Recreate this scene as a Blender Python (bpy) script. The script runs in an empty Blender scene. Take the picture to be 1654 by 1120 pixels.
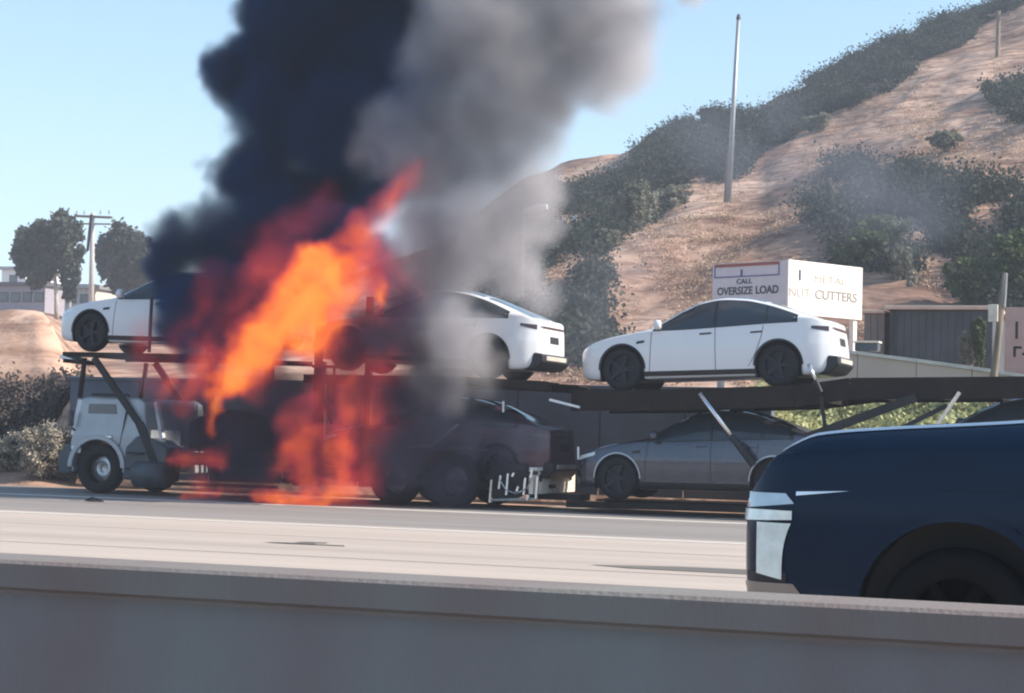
import bpy, bmesh, math, random
import numpy as np
from mathutils import Vector, Matrix, noise
from mathutils.bvhtree import BVHTree

random.seed(7)
rng = np.random.default_rng(7)
sc = bpy.context.scene
C = sc.collection

# ------------------------------------------------------------------ camera
F_PX, W_PX, H_PX = 3200.0, 1654.0, 1120.0
YAW, PITCH, ROLL, CAM_H = math.atan(.3542), math.atan(142 / 3200.0), .026, 1.4
fwd = Vector((-math.sin(YAW) * math.cos(PITCH), math.cos(YAW) * math.cos(PITCH), math.sin(PITCH)))
right0 = Vector((math.cos(YAW), math.sin(YAW), 0))
up0 = right0.cross(fwd)
right = right0 * math.cos(ROLL) + up0 * math.sin(ROLL)
up = up0 * math.cos(ROLL) - right0 * math.sin(ROLL)
cam_d = bpy.data.cameras.new('camera')
cam = bpy.data.objects.new('camera', cam_d)
C.objects.link(cam)
m = Matrix((right, up, -fwd)).transposed().to_4x4()
m.translation = (0, 0, CAM_H)
cam.matrix_world = m
cam_d.sensor_width = 36
cam_d.lens = F_PX / W_PX * 36
cam_d.clip_end = 8000
cam_d.clip_start = .1
cam_d.dof.use_dof = False
sc.camera = cam

# ------------------------------------------------------------------ light
SUN_EL, SUN_AZ = math.radians(36), math.radians(13)       # azimuth measured from +x towards +y
sun_dir = Vector((math.cos(SUN_EL) * math.cos(SUN_AZ), math.cos(SUN_EL) * math.sin(SUN_AZ), math.sin(SUN_EL)))
w = bpy.data.worlds.new("World")
sc.world = w
w.use_nodes = True
nt = w.node_tree
nt.nodes.clear()
out = nt.nodes.new('ShaderNodeOutputWorld')
bg = nt.nodes.new('ShaderNodeBackground')
sky = nt.nodes.new('ShaderNodeTexSky')
sky.sky_type = 'NISHITA'
sky.sun_disc = False
sky.sun_elevation = SUN_EL
sky.sun_rotation = math.pi / 2 - SUN_AZ
sky.altitude = 200
sky.air_density = 1.0
sky.dust_density = 1.2
sky.ozone_density = 1.2
tint = nt.nodes.new('ShaderNodeMixRGB')
tint.blend_type = 'MULTIPLY'
tint.inputs[0].default_value = 1
tint.inputs[2].default_value = (.76, .98, 1.02, 1)
nt.links.new(sky.outputs[0], tint.inputs[1])
nt.links.new(tint.outputs[0], bg.inputs[0])
bg.inputs[1].default_value = .10
nt.links.new(bg.outputs[0], out.inputs[0])
sd = bpy.data.lights.new('sun', 'SUN')
sd.energy = 4.0
sd.angle = math.radians(.5)
sd.color = (1, .90, .79)
so = bpy.data.objects.new('sun', sd)
C.objects.link(so)
so.rotation_euler = (-sun_dir).to_track_quat('-Z', 'Y').to_euler()
sc.view_settings.view_transform = 'Standard'
sc.view_settings.look = 'None'
sc.view_settings.exposure = 1.1
sc.view_settings.gamma = 1
sc.view_settings.use_curve_mapping = False
cy = sc.cycles
cy.use_denoising = True
cy.filter_width = 2.1
cy.max_bounces = 8
cy.volume_bounces = 2
cy.volume_step_rate = 1.0
cy.volume_max_steps = 512
cy.transparent_max_bounces = 12


# ------------------------------------------------------------------ helpers
def P(px, py, Y):
    """a place seen at photo pixel px,py standing at distance Y across the road"""
    d = fwd * F_PX + right * (px - W_PX / 2) - up * (py - H_PX / 2)
    t = Y / d.y
    return Vector((d.x * t, Y, CAM_H + d.z * t))


def GX(px, Y, z=1.4):
    """world x on the line Y at picture column px"""
    a = P(px, 650, Y)
    return a.x


def proj(v):
    d = Vector(v) - Vector((0, 0, CAM_H))
    z = d.dot(fwd)
    return (W_PX / 2 + F_PX * d.dot(right) / z, H_PX / 2 - F_PX * d.dot(up) / z)


MATS = {}


def mat(name, col, rough=.6, metal=0., var=.12, scale=3., bump=0., coat=0., spec=.5, stretch=None, col2=None, detail=5,
        bscale=None, thresh=None, emis=None):
    if name in MATS:
        return MATS[name]
    mt = bpy.data.materials.new(name)
    mt.use_nodes = True
    n = mt.node_tree.nodes
    l = mt.node_tree.links
    b = n['Principled BSDF']
    b.inputs['Roughness'].default_value = rough
    b.inputs['Metallic'].default_value = metal
    b.inputs['Coat Weight'].default_value = coat
    b.inputs['Coat Roughness'].default_value = .06
    b.inputs['Specular IOR Level'].default_value = spec
    tc = n.new('ShaderNodeTexCoord')
    mp = n.new('ShaderNodeMapping')
    if stretch:
        mp.inputs['Scale'].default_value = stretch
    l.new(tc.outputs['Object'], mp.inputs['Vector'])
    nz = n.new('ShaderNodeTexNoise')
    nz.inputs['Scale'].default_value = scale
    nz.inputs['Detail'].default_value = detail
    l.new(mp.outputs[0], nz.inputs['Vector'])
    rp = n.new('ShaderNodeValToRGB')
    c1 = [max(0, c * (1 - var)) for c in col] + [1]
    c2 = [c * (1 + var) for c in (col2 or col)] + [1]
    e = rp.color_ramp.elements
    lo, hi = thresh or (.3, .7)
    e[0].position, e[1].position = lo, hi
    e[0].color, e[1].color = c1, c2
    l.new(nz.outputs['Fac'], rp.inputs[0])
    l.new(rp.outputs[0], b.inputs['Base Color'])
    if bump:
        bm = n.new('ShaderNodeBump')
        bm.inputs['Strength'].default_value = bump
        bm.inputs['Distance'].default_value = .02
        nb = n.new('ShaderNodeTexNoise')
        nb.inputs['Scale'].default_value = bscale or scale * 8
        nb.inputs['Detail'].default_value = 6
        l.new(mp.outputs[0], nb.inputs['Vector'])
        l.new(nb.outputs['Fac'], bm.inputs['Height'])
        l.new(bm.outputs[0], b.inputs['Normal'])
    if emis:
        b.inputs['Emission Color'].default_value = (*emis[0], 1)
        b.inputs['Emission Strength'].default_value = emis[1]
    MATS[name] = mt
    return mt


def leafmat(name, col, col2, trans=.25):
    """leaves: every loose leaf takes its own tone"""
    if name in MATS:
        return MATS[name]
    mt = bpy.data.materials.new(name)
    mt.use_nodes = True
    n = mt.node_tree.nodes
    l = mt.node_tree.links
    b = n['Principled BSDF']
    g = n.new('ShaderNodeNewGeometry')
    r = n.new('ShaderNodeValToRGB')
    r.color_ramp.elements[0].color = (*col, 1)
    r.color_ramp.elements[1].color = (*col2, 1)
    tc = n.new('ShaderNodeTexCoord')
    nz = n.new('ShaderNodeTexNoise')
    nz.inputs['Scale'].default_value = .45
    nz.inputs['Detail'].default_value = 3
    l.new(tc.outputs['Object'], nz.inputs['Vector'])
    m1 = n.new('ShaderNodeMath')
    m1.operation = 'MULTIPLY_ADD'
    m1.inputs[1].default_value = 2.4
    m1.inputs[2].default_value = -.95
    l.new(nz.outputs['Fac'], m1.inputs[0])
    m2 = n.new('ShaderNodeMath')
    m2.operation = 'MULTIPLY_ADD'
    m2.inputs[1].default_value = .55
    l.new(g.outputs['Random Per Island'], m2.inputs[0])
    l.new(m1.outputs[0], m2.inputs[2])
    l.new(m2.outputs[0], r.inputs[0])
    l.new(r.outputs[0], b.inputs['Base Color'])
    b.inputs['Roughness'].default_value = .8
    b.inputs['Specular IOR Level'].default_value = .12
    t = n.new('ShaderNodeBsdfTranslucent')
    l.new(r.outputs[0], t.inputs['Color'])
    mx = n.new('ShaderNodeMixShader')
    mx.inputs[0].default_value = trans
    l.new(b.outputs[0], mx.inputs[1])
    l.new(t.outputs[0], mx.inputs[2])
    l.new(mx.outputs[0], n['Material Output'].inputs['Surface'])
    MATS[name] = mt
    return mt


def link(name, me, material=None, parent=None, loc=None, rot=None, smooth=False):
    o = bpy.data.objects.new(name, me)
    C.objects.link(o)
    if material is not None and hasattr(me, 'materials') and not me.materials:
        me.materials.append(material)
    if parent is not None:
        o.parent = parent
    if loc is not None:
        o.location = loc
    if rot is not None:
        o.rotation_euler = rot
    if smooth:
        me.polygons.foreach_set('use_smooth', [True] * len(me.polygons))
    return o


def tag(o, label=None, cat=None, group=None, kind=None):
    if label: o['label'] = label
    if cat: o['category'] = cat
    if group: o['group'] = group
    if kind: o['kind'] = kind
    return o


def thing(name, label, cat, loc=(0, 0, 0), rot=None, group=None):
    o = bpy.data.objects.new(name, None)
    C.objects.link(o)
    o.empty_display_size = .2
    o.location = loc
    if rot is not None: o.rotation_euler = rot
    return tag(o, label, cat, group)


class MB:
    """collects boxes, bars, tubes and sheets, then links them as one mesh object"""

    def __init__(self):
        self.v, self.f = [], []

    def add(self, vs, fs):
        k = len(self.v)
        self.v += [tuple(v) for v in vs]
        self.f += [tuple(i + k for i in f) for f in fs]
        return self

    def box(self, x0, x1, y0, y1, z0, z1):
        vs = [(x, y, z) for x in (x0, x1) for y in (y0, y1) for z in (z0, z1)]
        return self.add(vs, [(0, 1, 3, 2), (4, 6, 7, 5), (0, 4, 5, 1), (2, 3, 7, 6), (0, 2, 6, 4), (1, 5, 7, 3)])

    def bar(self, a, b, w_, h_, upv=(0, 0, 1)):
        a, b = Vector(a), Vector(b)
        d = (b - a).normalized()
        s = d.cross(Vector(upv))
        if s.length < 1e-4: s = d.cross(Vector((0, 1, 0)))
        s.normalize()
        u = s.cross(d)
        vs = []
        for p in (a, b):
            for i, j in ((-1, -1), (1, -1), (1, 1), (-1, 1)):
                vs.append(p + s * (i * w_ / 2) + u * (j * h_ / 2))
        return self.add(vs, [(0, 1, 2, 3), (7, 6, 5, 4), (0, 4, 5, 1), (1, 5, 6, 2), (2, 6, 7, 3), (3, 7, 4, 0)])

    def tube(self, pts, rs, n=10, cap=True):
        pts = [Vector(p) for p in pts]
        if not hasattr(rs, '__len__'): rs = [rs] * len(pts)
        k = len(self.v)
        for i, p in enumerate(pts):
            a = pts[max(i - 1, 0)]
            b = pts[min(i + 1, len(pts) - 1)]
            d = (b - a).normalized()
            s = d.orthogonal().normalized() if abs(d.z) > .99 else d.cross(Vector((0, 0, 1))).normalized()
            u = s.cross(d)
            for j in range(n):
                t = 2 * math.pi * j / n
                self.v.append(tuple(p + (s * math.cos(t) + u * math.sin(t)) * rs[i]))
        for i in range(len(pts) - 1):
            for j in range(n):
                self.f.append((k + i * n + j, k + i * n + (j + 1) % n, k + (i + 1) * n + (j + 1) % n, k + (i + 1) * n + j))
        if cap:
            self.f.append(tuple(k + j for j in range(n))[::-1])
            self.f.append(tuple(k + (len(pts) - 1) * n + j for j in range(n)))
        return self

    def lathe(self, prof, c=(0, 0, 0), n=36):
        """prof: (radius, y) pairs turned about the y axis"""
        k = len(self.v)
        for r, y in prof:
            for j in range(n):
                t = 2 * math.pi * j / n
                self.v.append((c[0] + r * math.cos(t), c[1] + y, c[2] + r * math.sin(t)))
        for i in range(len(prof) - 1):
            for j in range(n):
                self.f.append((k + i * n + j, k + i * n + (j + 1) % n, k + (i + 1) * n + (j + 1) % n, k + (i + 1) * n + j))
        return self

    def prism(self, outline, y0, y1):
        n = len(outline)
        vs = [(x, y0, z) for x, z in outline] + [(x, y1, z) for x, z in outline]
        fs = [tuple(range(n)), tuple(range(2 * n - 1, n - 1, -1))]
        fs += [(i, i + n, (i + 1) % n + n, (i + 1) % n) for i in range(n)]
        return self.add(vs, fs)

    def mesh(self, name='mesh', fix=True):
        me = bpy.data.meshes.new(name)
        me.from_pydata(self.v, [], self.f)
        if fix:
            bm = bmesh.new()
            bm.from_mesh(me)
            bmesh.ops.recalc_face_normals(bm, faces=bm.faces)
            bm.to_mesh(me)
            bm.free()
        me.update()
        return me

    def build(self, name, material, parent=None, loc=None, rot=None, smooth=False, bevel=0, label=None):
        me = self.mesh(name)
        o = link(name, me, material, parent, loc, rot, smooth)
        if bevel:
            md = o.modifiers.new('bevel', 'BEVEL')
            md.width = bevel
            md.segments = 2
            md.limit_method = 'ANGLE'
        if label: o['label'] = label
        return o


def smoothstep(a, b, x):
    t = min(1, max(0, (x - a) / (b - a)))
    return t * t * (3 - 2 * t)


def interp(keys, x):
    """monotone cubic through (x, value) keys"""
    if x <= keys[0][0]: return keys[0][1]
    if x >= keys[-1][0]: return keys[-1][1]
    n = len(keys)
    i = max(k for k in range(n - 1) if keys[k][0] <= x)

    def sl(k): return (keys[k + 1][1] - keys[k][1]) / (keys[k + 1][0] - keys[k][0])

    def tan_(k):
        if k == 0: return sl(0)
        if k == n - 1: return sl(n - 2)
        a, b = sl(k - 1), sl(k)
        return 0 if a * b <= 0 else 2 * a * b / (a + b)

    h = keys[i + 1][0] - keys[i][0]
    t = (x - keys[i][0]) / h
    p0, p1, m0, m1 = keys[i][1], keys[i + 1][1], tan_(i) * h, tan_(i + 1) * h
    return (2 * t ** 3 - 3 * t * t + 1) * p0 + (t ** 3 - 2 * t * t + t) * m0 + (-2 * t ** 3 + 3 * t * t) * p1 + (t ** 3 - t * t) * m1


# ------------------------------------------------------------------ materials
M_conc = mat('lane_concrete', (.42, .35, .30), .85, var=.13, scale=.7, bump=.25, stretch=(.06, 1.6, 1), bscale=30)
M_asph = mat('shoulder_asphalt', (.235, .21, .195), .9, var=.14, scale=.8, bump=.3, stretch=(.12, 1.2, 1), bscale=40)
M_patch = mat('tar_patch', (.13, .115, .10), .85, var=.25, scale=2, stretch=(.3, 2, 1))
M_line = mat('road_paint', (.62, .58, .53), .7, var=.10, scale=6)
M_barrier = mat('barrier_concrete', (.215, .155, .145), .9, var=.16, scale=1.1, bump=.35, stretch=(1.1, 1, .35), bscale=35,
                col2=(.17, .165, .152))
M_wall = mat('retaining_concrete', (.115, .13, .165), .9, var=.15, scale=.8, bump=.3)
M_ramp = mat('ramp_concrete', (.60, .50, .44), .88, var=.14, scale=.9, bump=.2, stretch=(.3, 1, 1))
M_dirt = mat('median_dirt', (.22, .18, .14), .95, var=.3, scale=2, bump=.4)
M_white = mat('white_paint', (.70, .70, .72), .28, var=.01, coat=.6)
M_grey = mat('grey_paint', (.07, .076, .10), .2, metal=.6, var=.04, coat=.7)
M_dark = mat('plum_paint', (.06, .024, .042), .32, metal=.3, var=.3, coat=.6)
M_blackp = mat('black_paint', (.012, .014, .022), .25, metal=.2, var=.1, coat=.8)
M_navy = mat('navy_paint', (.003, .014, .036), .38, metal=.2, var=.05, coat=.12, spec=.2)
M_glass = mat('tinted_glass', (.024, .034, .045), .06, var=.05, spec=.8)
M_trim = mat('black_trim', (.012, .012, .014), .5, var=.2)
M_tyre = mat('tyre_rubber', (.010, .010, .012), .85, var=.2, bump=.2)
M_rimd = mat('dark_alloy', (.014, .016, .024), .5, metal=.4, var=.1)
M_rim = mat('polished_rim', (.5, .5, .52), .35, metal=.9, var=.2, scale=8)
M_frame = mat('carrier_steel', (.02, .02, .024), .55, metal=.4, var=.35, scale=2, bump=.1)
M_deck = mat('rusty_deck_steel', (.022, .016, .014), .8, metal=.1, var=.35, scale=3, bump=.2, spec=.2)
M_burnt = mat('burnt_steel', (.03, .018, .014), .9, metal=.2, var=.5, scale=4, bump=.4)
M_cab = mat('cab_paint', (.36, .39, .42), .4, metal=.3, var=.08, coat=.4)
M_fender = mat('fender_plastic', (.06, .075, .09), .5, var=.15)
M_chrome = mat('hydraulic_chrome', (.75, .75, .76), .25, metal=1, var=.05)
M_beige = mat('tail_panel_paint', (.80, .70, .60), .6, var=.2, scale=5)
M_lamp = mat('lamp_glass', (.75, .82, .82), .12, var=.08, scale=9, coat=1)
M_red = mat('tail_lamp_red', (.035, .005, .008), .2, var=.2, coat=.8)
M_wood = mat('weathered_wood', (.23, .18, .14), .9, var=.3, scale=2, stretch=(6, 6, .6), bump=.3)
M_galv = mat('galvanised_pole', (.35, .36, .37), .5, metal=.5, var=.15)
M_bark = mat('pale_bark', (.42, .38, .34), .9, var=.3, scale=3, bump=.5, stretch=(3, 3, 1))
M_twig = mat('dry_twig', (.12, .09, .07), .9, var=.3)
L_euc = leafmat('eucalyptus_leaf', (.035, .055, .048), (.13, .145, .115))
L_euc2 = leafmat('hazy_leaf', (.05, .065, .06), (.14, .15, .13))
L_brush = leafmat('chaparral_leaf', (.03, .042, .036), (.07, .082, .066))
L_green = leafmat('shrub_leaf', (.05, .08, .035), (.16, .19, .09))
L_pale = leafmat('sage_leaf', (.14, .15, .11), (.34, .33, .26))
L_dry = leafmat('dry_leaf', (.10, .08, .06), (.85, .76, .62))
L_ivy = leafmat('ivy_leaf', (.17, .19, .09), (.56, .57, .32))
L_grass = leafmat('dry_grass', (.30, .20, .14), (.56, .41, .30), .15)


# hillside: dry grass with worn streaks and pale cuts
def hill_material():
    mt = bpy.data.materials.new('dry_hillside')
    mt.use_nodes = True
    n, l = mt.node_tree.nodes, mt.node_tree.links
    b = n['Principled BSDF']
    b.inputs['Roughness'].default_value = .95
    b.inputs['Specular IOR Level'].default_value = .1
    tc = n.new('ShaderNodeTexCoord')

    def nz(scale, detail, st=None, dist=0):
        mp = n.new('ShaderNodeMapping')
        if st:
            mp.inputs['Scale'].default_value = st
            mp.inputs['Rotation'].default_value = (0, 0, .5)
        l.new(tc.outputs['Object'], mp.inputs[0])
        t = n.new('ShaderNodeTexNoise')
        t.inputs['Scale'].default_value = scale
        t.inputs['Detail'].default_value = detail
        t.inputs['Distortion'].default_value = dist
        l.new(mp.outputs[0], t.inputs[0])
        return t.outputs['Fac']

    r = n.new('ShaderNodeValToRGB')
    e = r.color_ramp.elements
    e[0].position, e[0].color = .38, (.22, .135, .10, 1)
    e[1].position, e[1].color = .62, (.56, .385, .295, 1)
    k = e.new(.5)
    k.color = (.44, .285, .21, 1)
    l.new(nz(.06, 8, (1, .5, 2.2), 1.2), r.inputs[0])
    r2 = n.new('ShaderNodeValToRGB')
    r2.color_ramp.elements[0].position, r2.color_ramp.elements[0].color = .38, (.52, .47, .45, 1)
    r2.color_ramp.elements[1].position, r2.color_ramp.elements[1].color = .6, (1, 1, 1, 1)
    l.new(nz(.5, 8, (.6, .3, 3), 2), r2.inputs[0])
    mx = n.new('ShaderNodeMixRGB')
    mx.blend_type = 'MULTIPLY'
    mx.inputs[0].default_value = 1
    l.new(r.outputs[0], mx.inputs[1])
    l.new(r2.outputs[0], mx.inputs[2])
    l.new(mx.outputs[0], b.inputs['Base Color'])
    bm = n.new('ShaderNodeBump')
    bm.inputs['Strength'].default_value = .8
    bm.inputs['Distance'].default_value = .5
    l.new(nz(.5, 9), bm.inputs['Height'])
    l.new(bm.outputs[0], b.inputs['Normal'])
    return mt


M_hill = hill_material()


# ------------------------------------------------------------------ ground and road
def sheet(name, x0, x1, y0, y1, z, material, kind='structure', nx=1):
    b = MB()
    b.add([(x0, y0, z), (x1, y0, z), (x1, y1, z), (x0, y1, z)], [(0, 1, 2, 3)])
    o = b.build(name, material)
    o['kind'] = kind
    return o


sheet('ground', -4000, 4000, -3000, 5000, -.03, M_dirt)
sheet('opposite_road', -400, 400, -14, 7.0, 0, M_asph)
sheet('road', -400, 400, 7.9, 27.0, 0, M_conc)
sheet('shoulder', -400, 400, 27.0, 37.3, 0, M_asph)
for nm, y0, y1 in (('lane_line', 26.3, 26.55), ('edge_line', 32.7, 33.1)):
    sheet(nm, -400, 400, y0, y1, .004, M_line)
# saw-cut joints along the lanes: narrow dark strips of sealant
jb = MB()
for yy in (12.6, 16.3, 19.9, 23.5):
    jb.add([(-200, yy, .004), (60, yy, .004), (60, yy + .035, .004), (-200, yy + .035, .004)], [(0, 1, 2, 3)])
tag(jb.build('pavement_joint', mat('joint_seal', (.2, .17, .15), .9)), kind='structure')
a, b_ = GX(962, 20.8), GX(1330, 20.8)
o = MB().add([(a, 20.75, .005), (a + .5, 20.5, .005), (b_, 20.4, .005), (b_, 21.25, .005), (a + .9, 21.15, .005)],
             [(0, 1, 2, 3, 4)]).build('tar_patch', M_patch)
tag(o, kind='structure')
for (px, py, wd) in ((470, 878, .35), (505, 877, .2), (500, 880, .5)):
    q = P(px, py, 20)
    t = CAM_H / (CAM_H - q.z)
    q = Vector((q.x * t, q.y * t, .005))
    o = MB().add([(q.x - wd, q.y - .1, .005), (q.x + wd, q.y - .07, .005), (q.x + wd * .8, q.y + .12, .005), (q.x - wd * .7, q.y + .06, .005)],
                 [(0, 1, 2, 3)]).build('tar_spot', M_patch)
    tag(o, kind='structure')
# bit of tyre lying by the edge line
q = P(152, 811, 30)
t = CAM_H / (CAM_H - q.z)
dx, dy = q.x * t, q.y * t
db = MB()
db.add([(dx - .2, dy, .01), (dx - .05, dy - .08, .01), (dx + .2, dy - .03, .01), (dx + .16, dy + .1, .01), (dx - .1, dy + .09, .01),
        (dx - .14, dy, .06), (dx - .02, dy - .04, .09), (dx + .14, dy, .05), (dx, dy + .05, .07)],
       [(0, 1, 6, 5), (1, 2, 7, 6), (2, 3, 7), (3, 4, 8, 7), (4, 0, 5, 8), (5, 6, 7, 8)])
tag(db.build('road_debris', M_tyre), 'small black scrap of rubber lying on the road shoulder before the truck cab', 'debris')

# median barrier: New-Jersey profile, long modules with a cap band
bt = thing('median_barrier', 'long grey concrete median barrier running across the whole foreground', 'barrier', (0, 7.3, 0))
BX0 = -24.0
prof = [(-.22, 0), (-.22, .08), (-.10, .30), (-.022, .655), (-.022, .665), (.0, .69), (.0, .79), (.02, .81), (.36, .81), (.38, .79), (.38, .69),
        (.402, .665), (.402, .655), (.48, .30), (.60, .08), (.60, 0)]
prof = [(-.26, 0), (-.26, .08), (-.16, .26), (.015, .665), (.012, .68), (-.02, .695), (-.02, .795), (0, .81), (.36, .81), (.38, .795), (.38, .695),
        (.348, .68), (.345, .665), (.52, .26), (.62, .08), (.62, 0)]
for i in range(3):
    L = 14.0
    x0 = BX0 + i * L + .008
    x1 = x0 + L - .016
    bb = MB()
    n = len(prof)
    xs = [x0, x0 + .02, x1 - .02, x1]
    for k, x in enumerate(xs):
        s = .985 if k in (0, 3) else 1
        bb.v += [(x, (y - .18) * s + .18, z * (1 if s == 1 else .995)) for y, z in prof]
    for k in range(3):
        for j in range(n):
            bb.f.append((k * n + j, k * n + (j + 1) % n, (k + 1) * n + (j + 1) % n, (k + 1) * n + j))
    bb.f += [tuple(range(n)), tuple(range(3 * n, 4 * n))[::-1]]
    bb.build('barrier_segment', M_barrier, bt)


# ------------------------------------------------------------------ terrain
SKY = [(-900, 515), (0, 503), (120, 500), (240, 500), (400, 470), (560, 440), (700, 400), (840, 285), (905, 252), (1000, 232), (1035, 210),
       (1085, 192), (1150, 180), (1225, 176), (1262, 150), (1330, 122), (1400, 90), (1500, 42), (1590, 7), (1654, -14), (1800, -60), (2600, -300)]


def lin(keys, x):
    if x <= keys[0][0]: return keys[0][1]
    for (a, b), (c, d) in zip(keys, keys[1:]):
        if x <= c: return b + (d - b) * (x - a) / (c - a)
    return keys[-1][1]


Y0, Y1 = 66.0, 190.0


def near_z(px, Y):
    left = interp([(37.3, 0), (38.5, .35), (40, 1.3), (42, 2.7), (44, 3.9), (46, 4.4), (60, 5.0), (66, 5.3)], Y)
    mid = interp([(37.3, 0), (38.35, .03), (38.42, .05), (38.8, 2.2), (44, 2.5), (55, 2.8), (66, 3.2)], Y)
    rgt = interp([(37.3, 0.02), (38, .35), (44, 2.35), (44.25, 2.45), (44.5, 2.9), (55, 3.1), (66, 3.3)], Y)
    wl = 1 - smoothstep(60, 135, px)
    wr = smoothstep(1236, 1262, px)
    return left * wl + rgt * wr + mid * (1 - wl - wr)


def base_py(px):
    z = near_z(px, Y0)
    q = P(px, 500, Y0)
    q.z = z
    return proj(q)[1]


def hill_pt(px, t, relief=True):
    """t 0 at the foot (Y0), 1 on the skyline (Y1)"""
    Y = Y0 * (Y1 / Y0) ** t
    b = base_py(px)
    py = b + (lin(SKY, px) - b) * (t ** .92)
    p = P(px, py, Y)
    if relief:
        k = min(1, t * 5) * smoothstep(150, 500, px)
        q = Vector((p.x * .045, p.y * .03, 0))
        p.z += k * (1 - .55 * t) * (noise.fractal(q, 1, 2, 5) * 3.0 - .35) + k * .3 * noise.noise(q * 9)
    return p


def hill_at(px, py):
    b = base_py(px)
    t = max(0, (py - b) / (lin(SKY, px) - b)) ** (1 / .92)
    return hill_pt(px, min(t, 1))


cols = [-900 + i * 14 for i in range(252)]
near_rows = [37.25, 37.7, 38, 38.35, 38.42, 38.8, 39.5, 40, 41, 42, 43, 44, 44.25, 44.5, 46, 48, 50, 55, 60]
nh = 110
verts = []
for px in cols:
    for Y in near_rows:
        q = P(px, 600, Y)
        z = near_z(px, Y)
        if Y > 38.9: z += .10 * noise.fractal(Vector((q.x * .5, Y * .5, 0)), 1, 2, 4)
        verts.append((q.x, Y, z))
    for k in range(nh):
        verts.append(tuple(hill_pt(px, k / (nh - 1))))
    t = hill_pt(px, 1)
    for Y, dz in ((200, -1), (230, -8), (300, -25), (450, -60)):
        s = Y / t.y
        verts.append((t.x * s, Y, max(-2, t.z + dz)))
R = len(near_rows) + nh + 4
faces = [(i * R + j, (i + 1) * R + j, (i + 1) * R + j + 1, i * R + j + 1) for i in range(len(cols) - 1) for j in range(R - 1)]
me = bpy.data.meshes.new('hillside')
me.from_pydata(verts, [], faces)
o = link('hillside', me, M_hill, smooth=True)
tag(o, kind='structure')


# ------------------------------------------------------------------ foliage
def leaf_mesh(name, pts, sizes, stretch=(1, 1, 1), upbias=0.):
    """one small bent leaf (two triangles) at each point"""
    pts = np.asarray(pts, float)
    n = len(pts)
    sizes = np.broadcast_to(np.asarray(sizes, float), (n,))
    d1 = rng.normal(size=(n, 3))
    d1 /= np.linalg.norm(d1, axis=1)[:, None]
    d2 = rng.normal(size=(n, 3))
    d2[:, 2] *= (1 - upbias)
    d2 -= d1 * (d1 * d2).sum(1)[:, None]
    d2 /= np.linalg.norm(d2, axis=1)[:, None] + 1e-9
    a = d1 * sizes[:, None] * .5
    b = d2 * sizes[:, None] * .32
    v = np.stack([pts - a, pts + b, pts + a, pts - b], 1).reshape(-1, 3)
    me = bpy.data.meshes.new(name)
    me.vertices.add(4 * n)
    me.vertices.foreach_set('co', v.ravel())
    me.loops.add(4 * n)
    me.loops.foreach_set('vertex_index', np.arange(4 * n))
    me.polygons.add(n)
    me.polygons.foreach_set('loop_start', np.arange(n) * 4)
    me.polygons.foreach_set('loop_total', np.full(n, 4))
    me.update()
    me.validate()
    return me


def clump_points(blobs, per, shell=.55):
    """points spread through small clumps that fill bigger blobs"""
    out = []
    for (c, r, cnt) in blobs:
        c = np.array(c)
        k = max(3, cnt)
        d = rng.normal(size=(k, 3))
        d /= np.linalg.norm(d, axis=1)[:, None]
        cc = c + d * np.array(r) * (rng.uniform(shell, 1., size=(k, 1)))
        for q in cc:
            rr = np.array(r) * rng.uniform(.16, .34)
            e = rng.normal(size=(per, 3)) * .55
            out.append(q + e * rr)
    return np.concatenate(out)


def shrub(name, label, base, w_, h_, leafm, n=9, per=70, leaf=.14, cat='shrub', group=None, twigs=5):
    base = Vector(base)
    t = thing(name, label, cat, base, group=group)
    blobs = []
    for i in range(n):
        a = rng.uniform(0, 6.28)
        r = rng.uniform(0, .34) * w_
        z = rng.uniform(.18, .72) * h_
        s = rng.uniform(.2, .34)
        blobs.append(((r * math.cos(a), r * math.sin(a) * .8, z), (w_ * s, w_ * s * .9, h_ * s * 1.05), 12))
    me = leaf_mesh('foliage', clump_points(blobs, per), rng.uniform(.6, 1.3, size=sum(12 * per for _ in blobs)) * leaf)
    link('foliage', me, leafm, t)
    sb = MB()
    for i in range(twigs):
        a = rng.uniform(0, 6.28)
        e = Vector((math.cos(a) * w_ * .3, math.sin(a) * w_ * .25, h_ * rng.uniform(.5, .8)))
        sb.tube([(0, 0, -.3), e * .5 + Vector((0, 0, .05)), e], [h_ * .022, h_ * .014, h_ * .005], 5)
    sb.build('stem', M_twig, t)
    return t


def tree(label, base, h, blobs, leafm, leaf=.22, per=60, trunk_r=.16, lean=0, cat='tree'):
    """blobs are (dx, height, rx, rz) crown lobes relative to the foot"""
    t = thing('eucalyptus_tree', label, cat, base)
    tb = MB()
    top = Vector((lean, 0, h * .55))
    tb.tube([(0, 0, -.6), (lean * .2, 0, h * .18), (lean * .6, .05, h * .38), top], [trunk_r * 1.3, trunk_r, trunk_r * .8, trunk_r * .55], 10)
    tr = tb.build('trunk', M_bark, t, smooth=True)
    bl = []
    for (dx, z, rx, rz) in blobs:
        y = rng.uniform(-.5, .5) * rx
        lb = MB()
        s = Vector((lean * .5, 0, h * rng.uniform(.25, .5)))
        e = Vector((dx, y, z))
        lb.tube([s, s.lerp(e, .5) + Vector((0, 0, .2)), e], [trunk_r * .5, trunk_r * .32, trunk_r * .12], 6)
        lb.build('limb', M_bark, t)
        bl.append(((dx, y, z), (rx, rx * .9, rz), int(14 + rx * 10)))
    pts = clump_points(bl, per, .3)
    link('crown', leaf_mesh('crown', pts, rng.uniform(.6, 1.3, size=len(pts)) * leaf), leafm, t)
    return t


def at_scale(Y, px):      # picture pixels per metre at that distance
    return (3016.5 + .3338 * (px - 827)) / Y


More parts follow.
